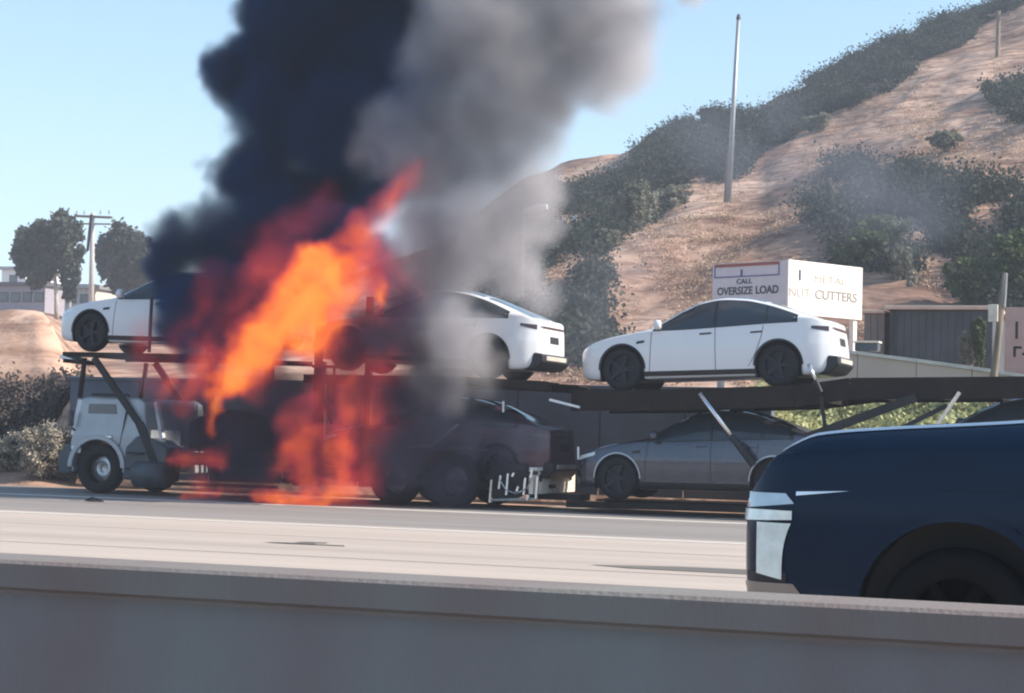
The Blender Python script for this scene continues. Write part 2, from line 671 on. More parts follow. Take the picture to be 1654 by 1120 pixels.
# far trees on the left embankment
def px_tree(label, px, py_base, Y, lobes, leafm, h_px, lean=0, **k):
    s = at_scale(Y, px)
    base = P(px, py_base, Y)
    bl = [((x - px) / s, (py_base - y) / s, rx / s, rz / s) for x, y, rx, rz in [(px + (a - px) * 1.1, b, c * 1.12, d_ * 1.1) for a, b, c, d_ in lobes]]
    return tree(label, base, h_px / s, bl, leafm, lean=lean / s, **k)


px_tree('broad grey-green eucalyptus left of the crossarm utility pole', 92, 506, 135,
        [(45, 395, 30, 34), (70, 375, 32, 28), (100, 372, 30, 26), (115, 400, 24, 30), (75, 410, 36, 30), (48, 425, 22, 26), (104, 432, 18, 24),
         (60, 445, 22, 18), (28, 390, 16, 18)], L_euc, 160, lean=-12, leaf=.4, per=110)
px_tree('hazy drooping eucalyptus between the utility pole and the black smoke', 205, 506, 150,
        [(180, 400, 24, 26), (200, 390, 26, 26), (225, 405, 24, 24), (190, 430, 28, 26), (222, 435, 26, 26), (205, 460, 26, 20), (240, 420, 18, 30),
         (170, 420, 16, 30), (255, 430, 20, 30)],
        L_euc2, 130, leaf=.45, per=110)
px_tree('slim pale-trunked sapling standing under the broad eucalyptus', 112, 506, 128,
        [(116, 462, 9, 14), (108, 474, 8, 12), (122, 450, 8, 12)], L_euc2, 70, leaf=.3, per=60, trunk_r=.12)

# hillside brush: a mass nobody could count
REG = [
    [(1030, 222), (1085, 194), (1150, 180), (1225, 178), (1270, 148), (1400, 92), (1500, 44), (1600, 4), (1654, -12), (1654, 8), (1600, 18), (1560, 58),
     (1500, 92), (1440, 130), (1400, 172), (1330, 192), (1260, 240), (1230, 262), (1180, 292), (1110, 292), (1100, 325), (1060, 340), (1000, 300), (1030, 262)],
    [(700, 420), (790, 350), (850, 305), (905, 285), (1000, 268), (1040, 286), (1062, 330), (1010, 400), (975, 440), (1000, 480), (975, 540),
     (930, 600), (700, 600)],
    [(1335, 268), (1390, 262), (1480, 275), (1600, 300), (1700, 310), (1700, 500), (1560, 485), (1490, 450), (1500, 400), (1450, 352), (1400, 330),
     (1340, 300)],
    [(1380, 130), (1430, 100), (1480, 120), (1420, 160)],
    [(1590, 130), (1700, 120), (1700, 220), (1640, 200)],
    [(1350, 340), (1460, 340), (1480, 430), (1360, 420)],
    [(1290, 330), (1345, 320), (1350, 400), (1300, 390)],
]


def inside(poly, x, y):
    c = False
    for (x1, y1), (x2, y2) in zip(poly, poly[1:] + poly[:1]):
        if (y1 > y) != (y2 > y) and x < (x2 - x1) * (y - y1) / (y2 - y1) + x1: c = not c
    return c


pts, szs = [], []
for poly, cnt in zip(REG, (2600, 2000, 900, 90, 130, 300, 50)):
    x0, x1 = min(p[0] for p in poly), max(p[0] for p in poly)
    y0, y1 = min(p[1] for p in poly), max(p[1] for p in poly)
    k = 0
    tries = 0
    while k < cnt and tries < cnt * 30:
        tries += 1
        x, y = rng.uniform(x0, x1), rng.uniform(y0, y1)
        if not inside(poly, x, y): continue
        if poly is REG[2] and (noise.noise(Vector((x * .02, y * .03, 3))) < .02 or (1470 < x < 1570 and y > 385)): continue
        if poly is REG[1] and noise.noise(Vector((x * .03, y * .04, 5))) < -.12: continue
        if noise.noise(Vector((x * .018, y * .03, 3))) < -.22: continue
        k += 1
        p = np.array(hill_at(x, y))
        r = rng.uniform(.5, 1.35)
        e = rng.normal(size=(78, 3)) * .45 * r
        e[:, 2] = abs(e[:, 2]) * 1.1
        pts.append(p + e)
        szs.append(np.full(78, .23) * rng.uniform(.7, 1.4, size=78))
o = link('hillside_brush', leaf_mesh('hillside_brush', np.concatenate(pts), np.concatenate(szs)), L_brush)
tag(o, 'dark chaparral brush covering the hillside above the burning truck', 'brush', kind='stuff')

# sparse dry tufts over the tan slope
pts = []
for k in range(9000):
    x = rng.uniform(880, 1700)
    t = rng.uniform(.0, .97)
    if noise.noise(Vector((x * .01, t * 6, 9))) < -.05: continue
    p = np.array(hill_pt(x, t))
    e = rng.normal(size=(16, 3)) * np.array((.3, .3, .09))
    e[:, 2] = abs(e[:, 2])
    pts.append(p + e)
o = link('dry_grass_tufts', leaf_mesh('dry_grass_tufts', np.concatenate(pts), .13), L_grass)
tag(o, 'dry tan grass tufts scattered over the bare slope', 'grass', kind='stuff')

# shrubs one can tell apart
SH = [('large dark green bush on the bare slope right of the big tan slide', 1412, 420, 118, 96, L_green, 'round'),
      ('pale sage bush with a flat top below the dark ridge brush', 1088, 322, 66, 34, L_pale, ''),
      ('tall ragged pale shrub at the left edge of the tan slope', 1022, 398, 62, 92, L_pale, ''),
      ('upright yellowish green shrub right beside the large dark green bush', 1455, 432, 42, 62, L_pale, ''),
      ('small dry bush at the foot of the yellowish green shrub', 1475, 442, 26, 30, L_dry, ''),
      ('leafy green tree-like shrub at the right edge above the wooden post', 1640, 470, 110, 120, L_green, ''),
      ('dark bushy shrub behind the shed and left of the wooden post', 1575, 476, 92, 92, L_green, ''),
      ('single round bush on the skyline left of the tall pole', 1147, 184, 40, 18, L_brush, ''),
      ('single bush poking up from the right ridge skyline', 1524, 44, 28, 22, L_brush, ''),
      ('small grey bush low on the slope left of the signs', 985, 430, 46, 34, L_pale, ''),
      ('narrow upright bush in the gully left of the large dark green bush', 1340, 378, 20, 60, L_pale, ''),
      ('rounded bush high on the right slope below the second utility pole', 1530, 240, 60, 34, L_pale, ''),
      ('pale tuft of bush below the ridge brush high on the right', 1320, 215, 50, 32, L_pale, '')]
for (lab, px, pyb, wp, hp, lm, _) in SH:
    b = hill_at(px, pyb)
    s = at_scale(b.y, px)
    shrub('hillside_shrub', lab, b, wp / s, hp / s, lm, n=12, per=60, leaf=.05 * wp / s + .08)

# dry roadside shrubs left of the cab
for lab, px, pyb, Y, w_, h_ in (
        ('dry twiggy roadside shrub with pale leaves just left of the truck cab', 72, 780, 38.0, 1.7, 1.3),
        ('dry roadside shrub cut by the left edge of the picture', -8, 783, 38.3, 1.3, .95),
        ('low dry shrub behind the front wheel of the truck cab', 118, 775, 38.4, 1.0, 1.3)):
    b = P(px, pyb, Y)
    b.z = near_z(px, Y) - .05
    shrub('dry_shrub', lab, b, w_, h_, L_dry, n=13, per=60, leaf=.065, twigs=18)
pts = []
for k in range(1500):
    px = rng.uniform(-500, 135)
    Y = 39.0 + 3.0 * rng.beta(1.1, 2.2)
    b = P(px, 640, Y)
    e = rng.normal(size=(26, 3)) * np.array((.13, .13, .14))
    e[:, 2] = abs(e[:, 2])
    pts.append(np.array((b.x, Y, near_z(px, Y))) + e)
o = link('bank_shade_scrub', leaf_mesh('bank_shade_scrub', np.concatenate(pts), .11), leafmat('scrub_leaf', (.05, .045, .045), (.17, .14, .13)))  # dark clumps added to stand for the shade-like band at the bank foot
tag(o, 'low dark scrub added for the dark band along the foot of the sandy bank left of the truck', 'scrub', kind='stuff')

# ivy on the bank seen between the decks
pts = []
for k in range(3000):
    px = rng.uniform(1232, 2100)
    Y = rng.uniform(38.1, 44.0)
    b = P(px, 640, Y)
    e = rng.normal(size=(14, 3)) * np.array((.16, .16, .09))
    e[:, 2] = abs(e[:, 2])
    pts.append(np.array((b.x, Y, near_z(px, Y) + .03)) + e)
o = link('ivy_bank', leaf_mesh('ivy_bank', np.concatenate(pts), .13, upbias=.5), L_ivy)
tag(o, 'sunlit yellow-green ivy covering the bank behind the trailer', 'ivy', kind='stuff')

# ------------------------------------------------------------------ walls, shed, signs, poles
wx0, wx1 = GX(118, 38.6), GX(1250, 38.6)
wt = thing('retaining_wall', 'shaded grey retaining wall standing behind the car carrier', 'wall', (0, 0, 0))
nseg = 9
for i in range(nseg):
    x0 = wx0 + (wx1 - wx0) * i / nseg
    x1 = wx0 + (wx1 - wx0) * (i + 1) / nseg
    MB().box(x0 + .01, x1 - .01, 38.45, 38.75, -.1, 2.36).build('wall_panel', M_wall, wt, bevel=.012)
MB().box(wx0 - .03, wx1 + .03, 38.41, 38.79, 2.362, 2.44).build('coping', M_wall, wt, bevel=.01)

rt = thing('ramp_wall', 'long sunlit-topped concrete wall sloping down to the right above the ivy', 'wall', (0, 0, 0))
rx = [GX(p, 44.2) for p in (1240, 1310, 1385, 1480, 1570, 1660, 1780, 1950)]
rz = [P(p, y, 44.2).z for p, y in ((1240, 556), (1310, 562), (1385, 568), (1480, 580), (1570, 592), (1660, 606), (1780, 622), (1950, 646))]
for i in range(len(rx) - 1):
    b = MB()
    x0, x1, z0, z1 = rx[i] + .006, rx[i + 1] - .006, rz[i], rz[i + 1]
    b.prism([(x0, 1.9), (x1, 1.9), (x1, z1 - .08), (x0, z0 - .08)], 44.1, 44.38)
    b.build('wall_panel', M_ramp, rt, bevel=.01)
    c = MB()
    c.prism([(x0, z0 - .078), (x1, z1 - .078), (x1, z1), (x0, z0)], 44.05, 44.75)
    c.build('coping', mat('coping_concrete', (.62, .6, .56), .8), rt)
# small dark drain box on the wall top
q = P(1398, 566, 44.4)
dt = thing('junction_box', 'small dark box lying on top of the sloping wall below the signs', 'box', q)
MB().box(-.22, .3, -.15, .2, -.02, .16).build('case', M_fender, dt, bevel=.02)
MB().box(-.25, .33, -.18, .23, .162, .2).build('lid', M_beige, dt, bevel=.01)

# long dark container-like shed
SY = 62.0
s0, s1 = P(1436, 578, SY), P(1602, 580, SY)
zt_, zt2 = P(1436, 500, SY).z, P(1602, 497, SY).z
M_shed = mat('shed_cladding', (.055, .065, .075), .8, var=.2, scale=1.2, bump=.2)
st = thing('storage_shed', 'long low dark shed with a pale roof edge behind the sloping wall', 'shed', (s0.x, SY, s0.z))
Wd, Ht = s1.x - s0.x, zt_ - s0.z
zb_ = -1.2
MB().box(0, Wd, .12, 4.2, zb_, Ht - .02).build('wall', M_shed, st)
for i in range(14):
    MB().box(Wd * i / 14 + .006, Wd * (i + 1) / 14 - .006, .09, .117, zb_, Ht - .06).build('cladding_panel', M_shed, st, bevel=.008)
MB().box(-.15, Wd + .15, -.1, 4.4, Ht, Ht + .12).build('roof', mat('roof_tan', (.58, .45, .36), .8), st, bevel=.02)
MB().box(0, .14, -.02, .065, zb_, Ht - .02).build('corner_post', M_trim, st)
ad = P(1392, 578, SY)
at_ = thing('lean_to_shed', 'small brownish lean-to at the left end of the long dark shed', 'shed', (ad.x, SY, ad.z))
w2 = s0.x - ad.x - .2
for i in range(3):
    MB().box(w2 * i / 3 + .01, w2 * (i + 1) / 3 - .01, .3, .36, zb_, Ht - .1).build('cladding_panel', mat('brown_cladding', (.17, .145, .13), .85), at_)
MB().box(0, w2, .362, 3.8, zb_, Ht - .12).build('wall', MATS['brown_cladding'], at_)
MB().box(-.1, w2 + .02, .2, 4, Ht - .095, Ht).build('roof', MATS['roof_tan'], at_, bevel=.02)
# plants in front of the shed
for k, (px, hh) in enumerate(((1562, .9), (1580, 1.1))):
    q = P(px, 585, SY - 1.2)
    q.z -= .2
    shrub('shed_plant', ('thin pale plant against the right end of the long shed', 'taller green plant next to the wooden post before the shed')[k],
          q, .5, hh * 1.5, L_pale if k == 0 else L_green, n=6, per=40, leaf=.16)

# wooden post, and the pink panel to its right
b0, b1 = P(1603, 640, 43.4), P(1623, 441, 43.4)
pt = thing('wooden_post', 'weathered wooden post leaning in front of the dark shed', 'post', b0)
d = b1 - b0
MB().tube([(0, 0, -1.2), (0, 0, .2), d * .5, d], [.085, .085, .075, .055], 12).build('pole', M_wood, pt, smooth=True)
MB().tube([d * .72 + Vector((.06, -.02, 0)), d * .995 + Vector((.03, -.02, 0))], .035, 8).build('conduit', M_galv, pt)
MB().box(-.1, .1, -.16, -.07, d.z * .6, d.z * .74).build('meter_box', M_beige, pt, bevel=.01)
q = P(1640, 586, 47)
bt2 = thing('site_board', 'pinkish tan board with dark scrawled marks at the right edge', 'board', q)
MB().box(-.25, 1.6, 0, .06, -1.0, 1.28).build('panel', mat('pink_board', (.46, .33, .29), .8, var=.08), bt2, bevel=.01)
MB().box(-.2, -.12, .062, .14, -1.6, 1.2).box(1.4, 1.48, .062, .14, -1.6, 1.2).build('post', M_wood, bt2)
for (x, z, a, c) in ((.02, .75, .03, .2), (.05, .35, .09, .03), (-.02, .25, .03, .12), (.25, .2, .1, .03), (.5, .8, .03, .25), (.65, .5, .12, .03)):
    MB().box(x - a, x + a, -.008, -.002, z - c, z + c).build('mark', M_trim, bt2)


def text(body, size, material, parent, loc, rot, extr=.004, sx=1., font_w=0.0):
    cu = bpy.data.curves.new('lettering', 'FONT')
    cu.body = body
    cu.size = size
    cu.extrude = extr
    cu.offset = font_w
    cu.align_x = 'CENTER'
    cu.align_y = 'CENTER'
    tmp = bpy.data.objects.new('tmp', cu)
    C.objects.link(tmp)
    dg = bpy.context.evaluated_depsgraph_get()
    me = bpy.data.meshes.new_from_object(tmp.evaluated_get(dg))
    bpy.data.objects.remove(tmp)
    me.materials.clear()
    o = link('lettering', me, material, parent, loc, rot)
    o.scale = (sx, 1, 1)
    return o


# twin sign boards set in a V
GY = 50.0
ka = P(1150, 505, GY + .9)
kb = P(1270, 512, GY - .2)
kc = P(1392, 516, GY + 2.3)
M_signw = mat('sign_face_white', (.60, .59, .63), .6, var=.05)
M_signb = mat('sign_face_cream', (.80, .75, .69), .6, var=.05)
M_ink = mat('sign_ink', (.05, .07, .10), .6)
M_faded = mat('sign_ink_faded', (.42, .40, .34), .6)
M_redb = mat('sign_red', (.30, .09, .07), .6)
M_blueb = mat('sign_blue', (.10, .10, .30), .6)


def signboard(label, p0, p1, z0, z1, face, posts):
    p0 = Vector((p0.x, p0.y, 0))
    p1 = Vector((p1.x, p1.y, 0))
    dv = p1 - p0
    Ls = dv.length
    t = thing('sign_board', label, 'sign', (p0.x, p0.y, z0), (0, 0, math.atan2(dv.y, dv.x)))
    MB().box(0, Ls, 0, .05, 0, z1 - z0).build('panel', face, t, bevel=.006)
    for f in posts:
        MB().box(Ls * f - .07, Ls * f + .07, .052, .19, -2.6, z1 - z0 - .05).build('post', M_galv if face is M_signw else M_signb, t)
    return t, Ls, z1 - z0


zA1, zA0 = P(1210, 422, GY).z, P(1210, 506, GY).z
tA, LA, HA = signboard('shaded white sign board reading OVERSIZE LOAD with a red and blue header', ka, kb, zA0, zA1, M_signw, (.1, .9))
u = 1 / at_scale(GY, 1210)
ux = LA / 120.0
MB().box(3 * ux, 108 * ux, -.012, -.002, HA - 6 * u, HA - 1 * u).build('header_stripe', M_redb, tA)
fr = MB()
fr.box(3 * ux, 108 * ux, -.012, -.002, HA - 23.5 * u, HA - 21.7 * u)
fr.box(3 * ux, 4.5 * ux, -.012, -.002, HA - 21.5 * u, HA - 6.2 * u).box(106.5 * ux, 108 * ux, -.012, -.002, HA - 21.5 * u, HA - 6.2 * u)
fr.box(46 * ux, 49 * ux, -.012, -.002, HA - 21.5 * u, HA - 11 * u)
fr.build('header_frame', M_blueb, tA)
text('CALL', 11 * u, M_ink, tA, (52 * ux, -.006, HA - 31 * u), (math.pi / 2, 0, 0), sx=1.25, font_w=.004)
text('OVERSIZE', 17.5 * u, M_ink, tA, (37 * ux, -.006, HA - 46.5 * u), (math.pi / 2, 0, 0), sx=.98, font_w=.006)
text('LOAD', 17.5 * u, M_ink, tA, (89 * ux, -.006, HA - 46.5 * u), (math.pi / 2, 0, 0), sx=1.0, font_w=.008)
zB1, zB0 = P(1330, 426, GY + 1).z, P(1330, 512, GY + 1).z
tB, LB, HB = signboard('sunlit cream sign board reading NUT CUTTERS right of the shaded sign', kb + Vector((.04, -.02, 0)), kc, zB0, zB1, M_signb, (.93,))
v_ = 1 / at_scale(GY + 1, 1330)
vx = LB / 122.0
R9 = (math.pi / 2, 0, 0)
text('1', 24 * v_, M_ink, tB, (18 * vx, -.006, HB - 24 * v_), R9, font_w=.006, sx=vx / v_)
text('METAL', 17 * v_, M_faded, tB, (68 * vx, -.006, HB - 27 * v_), R9, sx=1.05 * vx / v_)
text('NUT', 21 * v_, M_faded, tB, (18 * vx, -.006, HB - 52 * v_), R9, sx=.80 * vx / v_)
text('CUTTERS', 21 * v_, mat('sign_ink_worn', (.25, .23, .2), .6), tB, (78 * vx, -.006, HB - 52 * v_), R9, sx=.80 * vx / v_, font_w=.004)

# tall pole on the slope
b0 = hill_at(1176, 318)
b1 = P(1193, 27, b0.y)
pt = thing('tall_pole', 'tall bare grey pole standing on the tan slope against the sky', 'pole', b0)
d = b1 - b0
MB().tube([(0, 0, -1), d * .5, d], [.20, .165, .12], 12).build('pole', M_galv, pt, smooth=True)
MB().tube([d * .985, d * 1.012], [.17, .1], 10).build('cap', M_trim, pt)
q0 = d * .0 + Vector((-.30, .1, 0))
MB().tube([q0 + Vector((0, 0, -1)), q0 + d * .27 + Vector((.1, 0, 0))], .10, 8).build('stub_post', M_wood, pt)
# pole on the far right ridge
b0 = hill_at(1611, 82)
d = P(1613, 18, b0.y) - b0
pt = thing('utility_pole', 'short dark pole high on the right slope near the ridge', 'pole', b0)
MB().tube([(0, 0, -1), d], [.2, .16], 10).build('pole', M_wood, pt)
MB().bar(d + Vector((-.9, 0, -.3)), d + Vector((.9, 0, -.3)), .12, .14).build('crossarm', M_wood, pt)
# crossarm pole left
b0 = P(147, 506, 118)
d = P(150, 344, 118) - b0
pt = thing('utility_pole', 'wooden crossarm utility pole between the two eucalyptus trees', 'pole', b0)
MB().tube([(0, 0, -.8), d * .5, d], [.2, .17, .13], 12).build('pole', mat('pale_pole_wood', (.45, .42, .40), .85, var=.25, stretch=(4, 4, .5)), pt, smooth=True)  # paler wood than the crossarms
s = at_scale(118, 150)
MB().bar(d + Vector((-34 / s, 0, -.2)), d + Vector((36 / s, 0, -.35)), .14, .16).build('crossarm', M_wood, pt)
MB().bar(d + Vector((-18 / s, 0, -.75)), d + Vector((34 / s, 0, -.8)), .1, .1).build('crossarm', M_wood, pt)
for k in (-30, -16, 14, 30):
    MB().tube([d + Vector((k / s, 0, -.1)), d + Vector((k / s, 0, .18))], [.07, .04], 6).build('insulator', M_galv, pt)
MB().tube([d * .62 + Vector((-.3, -.1, 0)), d * .98 + Vector((.02, -.22, 0))], .10, 8).build('riser', M_trim, pt)
# street lamp partly in the smoke
b0 = hill_at(842, 500)
e = P(846, 342, b0.y)
pt = thing('street_lamp', 'street lamp with a long pale head showing beside the grey smoke', 'lamp', b0)
d = e - b0
MB().tube([(0, 0, -1), d], [.10, .06], 10).build('pole', M_wood, pt)
h_ = P(884, 334, b0.y) - b0
MB().tube([d, d.lerp(h_, .5) + Vector((0, 0, .05)), h_], [.10, .15, .15], 10).build('lamp_head', mat('pale_lamp_metal', (.75, .78, .78), .5), pt)
# pale marker signs among the brush
for lab, px, py, wp, hp in (('small pale round-topped marker in the dark brush beside the smoke', 915, 404, 11, 28),
                            ('taller pale marker post right of the round-topped one in the brush', 933, 404, 8, 34)):
    b0 = hill_at(px, py + 6)
    s = at_scale(b0.y, px)
    t = thing('marker_sign', lab, 'sign', b0 + Vector((0, -.9, 0)))
    n = 10
    ol = [(-wp / 2 / s, 0), (wp / 2 / s, 0)] + [(wp / 2 / s * math.cos(a), hp / s + wp / 2 / s * math.sin(a)) for a in [math.pi * i / n for i in range(n + 1)]]
    MB().prism(ol, 0, .08).build('panel', M_white, t)
    MB().box(-.05, .05, .082, .15, -1.2, hp / s * .8).build('post', M_galv, t)
# low buildings far left
def far_building(label, px0, px1, pyb, pyt, Y, wallm, roofm, nwin):
    p0, p1 = P(px0, pyb, Y), P(px1, pyb, Y)
    s = at_scale(Y, px0)
    h = (pyb - pyt) / s
    t = thing('low_building', label, 'building', p0)
    Wd = p1.x - p0.x
    MB().box(0, Wd, 0, 8, -1.5, h).build('wall', wallm, t)
    MB().box(-.3, Wd + .3, -.4, 8.4, h + .002, h + .35).build('roof', roofm, t)
    for k in range(nwin):
        x = Wd * (k + .5) / nwin
        wn = MB().box(x - .5, x + .5, -.06, -.004, h * .35, h * .75).build('window', M_trim, t)
        MB().box(x - .42, x + .42, -.075, -.063, h * .39, h * .71).build('pane', M_glass, wn)
    return t


M_bw = mat('lilac_wall', (.30, .28, .32), .85, var=.1)
far_building('low lilac-grey building with a dark roof line at the far left edge', -60, 72, 502, 462, 160, M_bw, mat('dark_roof', (.09, .09, .10), .8), 7)
far_building('small white rooftop block rising behind the lilac building', 2, 40, 470, 436, 190, M_white, M_galv, 1)
far_building('pale sheds beyond the sandy bank between the two trees', 104, 148, 503, 466, 150, mat('pale_shed', (.5, .5, .46), .8), M_galv, 2)

exec_cars = True
# ------------------------------------------------------------------ cars
def loft_body(K, n_st=90, n_ring=26):
    """closed body surface from side profile, plan width and belt keys; front is -x"""
    x0, x1 = K['zt'][0][0], K['zt'][-1][0]
    xs = []
    for i in range(n_st):
        t = i / (n_st - 1)
        e = .5 - .5 * math.cos(math.pi * t)
        xs.append(x0 + (x1 - x0) * (.45 * t + .55 * e))
    rings = []
    for x in xs:
        zt, zb, w_ = interp(K['zt'], x), interp(K['zb'], x), interp(K['w'], x)
        belt0 = interp(K['belt'], x)
        zs = min(K['shoulder'], zt - .14 * (zt - zb) / .5)
        zbelt = min(belt0, zt - .05)
        zs = min(zs, zbelt - .03)
        c = max(0, min(1, (zt - belt0) / .45))
        wr = w_ * (K['wh'] * (1 - c) + K['wr'] * c)
        pts = [(0, zb), (.80 * w_, zb), (.955 * w_, zb + .05), (.99 * w_, zb + (zs - zb) * .4), (w_, zb + (zs - zb) * .8), (.99 * w_, zs),
               (.955 * w_, zbelt)]
        top = (wr + .03, zt - .085 * c - .022)
        pts.append((.52 * .955 * w_ + .48 * top[0] + .035 * c, (zbelt + top[1]) / 2))
        pts += [top, (wr - .07, zt - .035 * c - .008), (wr * .5, zt - .008), (0, zt)]
        # resample each span with Catmull-Rom
        q = [pts[0]] + pts + [pts[-1]]
        res = []
        for i in range(1, len(q) - 2):
            for s in range(3):
                t = s / 3
                if i in (1,) : t = s / 3
                p = []
                for a in (0, 1):
                    p0, p1, p2, p3 = q[i - 1][a], q[i][a], q[i + 1][a], q[i + 2][a]
                    p.append(.5 * (2 * p1 + (p2 - p0) * t + (2 * p0 - 5 * p1 + 4 * p2 - p3) * t * t + (3 * p1 - p0 - 3 * p2 + p3) * t ** 3))
                p[0] = max(0, p[0])
                res.append(tuple(p))
        res.append(pts[-1])
        res[0] = (0, res[0][1])
        rings.append((x, res))
    v, f = [], []
    n = len(rings[0][1])
    for x, r in rings:
        loop = [(x, -y, z) for y, z in r] + [(x, y, z) for y, z in r[-2:0:-1]]
        v += loop
    m_ = 2 * n - 2
    for i in range(len(rings) - 1):
        for j in range(m_):
            f.append((i * m_ + j, i * m_ + (j + 1) % m_, (i + 1) * m_ + (j + 1) % m_, (i + 1) * m_ + j))
    f.append(tuple(range(m_)))
    f.append(tuple(range((len(rings) - 1) * m_, len(rings) * m_))[::-1])
    me = bpy.data.meshes.new('body')
    me.from_pydata(v, [], f)
    bm = bmesh.new()
    bm.from_mesh(me)
    bmesh.ops.recalc_face_normals(bm, faces=bm.faces)
    bm.to_mesh(me)
    tr = BVHTree.FromBMesh(bm)
    bm.free()
    return me, tr


def cut_arches(me, axles, r, yin, zc, trim):
    o = bpy.data.objects.new('tmp', me)
    C.objects.link(o)
    cb = MB()
    for ax in axles:
        for s in (-1, 1):
            pf = [(0, yin * s), (r, yin * s), (r, 1.4 * s), (0, 1.4 * s)]
            k = MB()
            k.tube([(ax, yin * s, zc), (ax, 1.4 * s, zc)], r, 40)
            cb.add(k.v, k.f)
            k2 = MB().box(ax - r * .985, ax + r * .985, min(yin * s, 1.4 * s), max(yin * s, 1.4 * s), -.5, zc)
            cb.add(k2.v, k2.f)
    cm = cb.mesh('cut')
    co = bpy.data.objects.new('tmpc', cm)
    C.objects.link(co)
    md = o.modifiers.new('b', 'BOOLEAN')
    md.object = co
    md.operation = 'DIFFERENCE'
    md.solver = 'EXACT'
    md.use_self = True
    dg = bpy.context.evaluated_depsgraph_get()
    me2 = bpy.data.meshes.new_from_object(o.evaluated_get(dg))
    bpy.data.objects.remove(o)
    bpy.data.objects.remove(co)
    # inner arch faces take the black liner
    me2.materials.clear()
    me2.materials.append(None)
    me2.materials.append(trim)
    for p in me2.polygons:
        c = p.center
        for ax in axles:
            d = math.hypot(c.x - ax, max(0, c.z - zc))
            inn = abs(abs(c.y) - yin) < .01 and abs(c.x - ax) < r and c.z < zc + r
            if (inn or (abs(p.normal.y) < .3 and (abs(d - r) < .02 or (c.z < zc and abs(abs(c.x - ax) - r) < .02)) and abs(c.y) > yin - .01)):
                p.material_index = 1
    return me2


def decal(tree_, name, origin, direction, nu, nv, off=.004):
    """sheet of nu x nv cells dropped on to the body along direction"""
    v, f, ok = [], [], []
    d = Vector(direction)
    for i in range(nu + 1):
        for j in range(nv + 1):
            o_ = Vector(origin(i / nu, j / nv))
            h = tree_.ray_cast(o_, d)
            if h[0] is None:
                v.append(tuple(o_ + d * 2))
                ok.append(False)
            else:
                nn = h[1] if h[1].dot(d) < 0 else -h[1]
                v.append(tuple(h[0] + nn * off))
                ok.append(True)
    for i in range(nu):
        for j in range(nv):
            q = (i * (nv + 1) + j, (i + 1) * (nv + 1) + j, (i + 1) * (nv + 1) + j + 1, i * (nv + 1) + j + 1)
            if all(ok[k] for k in q): f.append(q)
    me = bpy.data.meshes.new(name)
    me.from_pydata(v, [], f)
    bm = bmesh.new()
    bm.from_mesh(me)
    bmesh.ops.delete(bm, geom=[x for x in bm.verts if not x.link_faces], context='VERTS')
    for fc in bm.faces:
        if fc.normal.dot(d) > 0: fc.normal_flip()
    bm.to_mesh(me)
    bm.free()
    me.polygons.foreach_set('use_smooth', [True] * len(me.polygons))
    return me


WHEELS = {}


def wheel_meshes(r, wd, rr, spokes, kind):
    key = (r, kind)
    if key in WHEELS: return WHEELS[key]
    t = MB()
    prof_ = [(rr, -wd * .46), (rr + .02, -wd * .5), ((r + rr) / 2, -wd * .52), (r - .03, -wd * .48), (r - .008, -wd * .38), (r, -wd * .3),
             (r, wd * .3), (r - .008, wd * .38), (r - .03, wd * .48), ((r + rr) / 2, wd * .52), (rr + .02, wd * .5), (rr, wd * .46)]
    t.lathe(prof_, n=44)
    for k in range(3):                       # tread grooves as raised ribs between them
        y = (-.2 + .2 * k) * wd
        t.lathe([(r - .001, y - .03 * wd), (r + .006, y - .025 * wd), (r + .006, y + .025 * wd), (r - .001, y + .03 * wd)], n=44)
    tm = t.mesh('tyre')
    tm.polygons.foreach_set('use_smooth', [True] * len(tm.polygons))
    q = MB()
    if kind == 'truck':
        q.lathe([(rr, -wd * .47), (rr - .025, -wd * .42), (rr - .04, -wd * .12), (rr * .55, -wd * .05), (rr * .5, -wd * .2), (rr * .28, -wd * .24),
                 (rr * .26, -wd * .42), (0.001, -wd * .44)], n=36)
        for k in range(10):
            a = 2 * math.pi * k / 10
            c = (rr * .40 * math.cos(a), rr * .40 * math.sin(a))
            q.lathe([(.022, -wd * .3), (.022, -wd * .2)], (c[0], 0, c[1]), 8)
            q.lathe([(.001, -wd * .3), (.022, -wd * .3)], (c[0], 0, c[1]), 8)
    else:
        q.lathe([(rr, -wd * .46), (rr - .015, -wd * .44), (rr - .025, -wd * .1), (rr * .3, -wd * .08)], n=36)
        q.lathe([(rr * .3, -wd * .08), (rr * .28, -wd * .38), (.001, -wd * .42)], n=24)
        for k in range(spokes):
            a = 2 * math.pi * k / spokes
            ca, sa = math.cos(a), math.sin(a)
            x1, x2 = rr * .2, rr * .97
            hw1, hw2 = rr * .14, rr * .10
            vs = []
            for (x, hw, y) in ((x1, hw1, -wd * .38), (x2, hw2, -wd * .42)):
                for s_, yy in ((-1, y), (1, y), (1, y + .04), (-1, y + .04)):
                    px_, pz_ = x, s_ * hw
                    vs.append((px_ * ca - pz_ * sa, yy, px_ * sa + pz_ * ca))
            q.add(vs, [(0, 1, 2, 3), (7, 6, 5, 4), (0, 4, 5, 1), (1, 5, 6, 2), (2, 6, 7, 3), (3, 7, 4, 0)])
    qm = q.mesh('rim')
    WHEELS[key] = (tm, qm)
    return WHEELS[key]


def wheel(parent, x, y, z, r, wd, rr, kind='car', rimm=None, spokes=5, turn=0):
    tm, qm = wheel_meshes(r, wd, rr, spokes, kind)
    if not tm.materials: tm.materials.append(M_tyre)
    side = y > 0
    o = link('wheel', tm, None, parent, (x, y, z), (0, turn, math.pi if side else 0))
    q = link('rim', qm if not qm.materials else qm.copy(), None, o)
    q.data.materials.clear()
    q.data.materials.append(rimm or M_rimd)
    return o


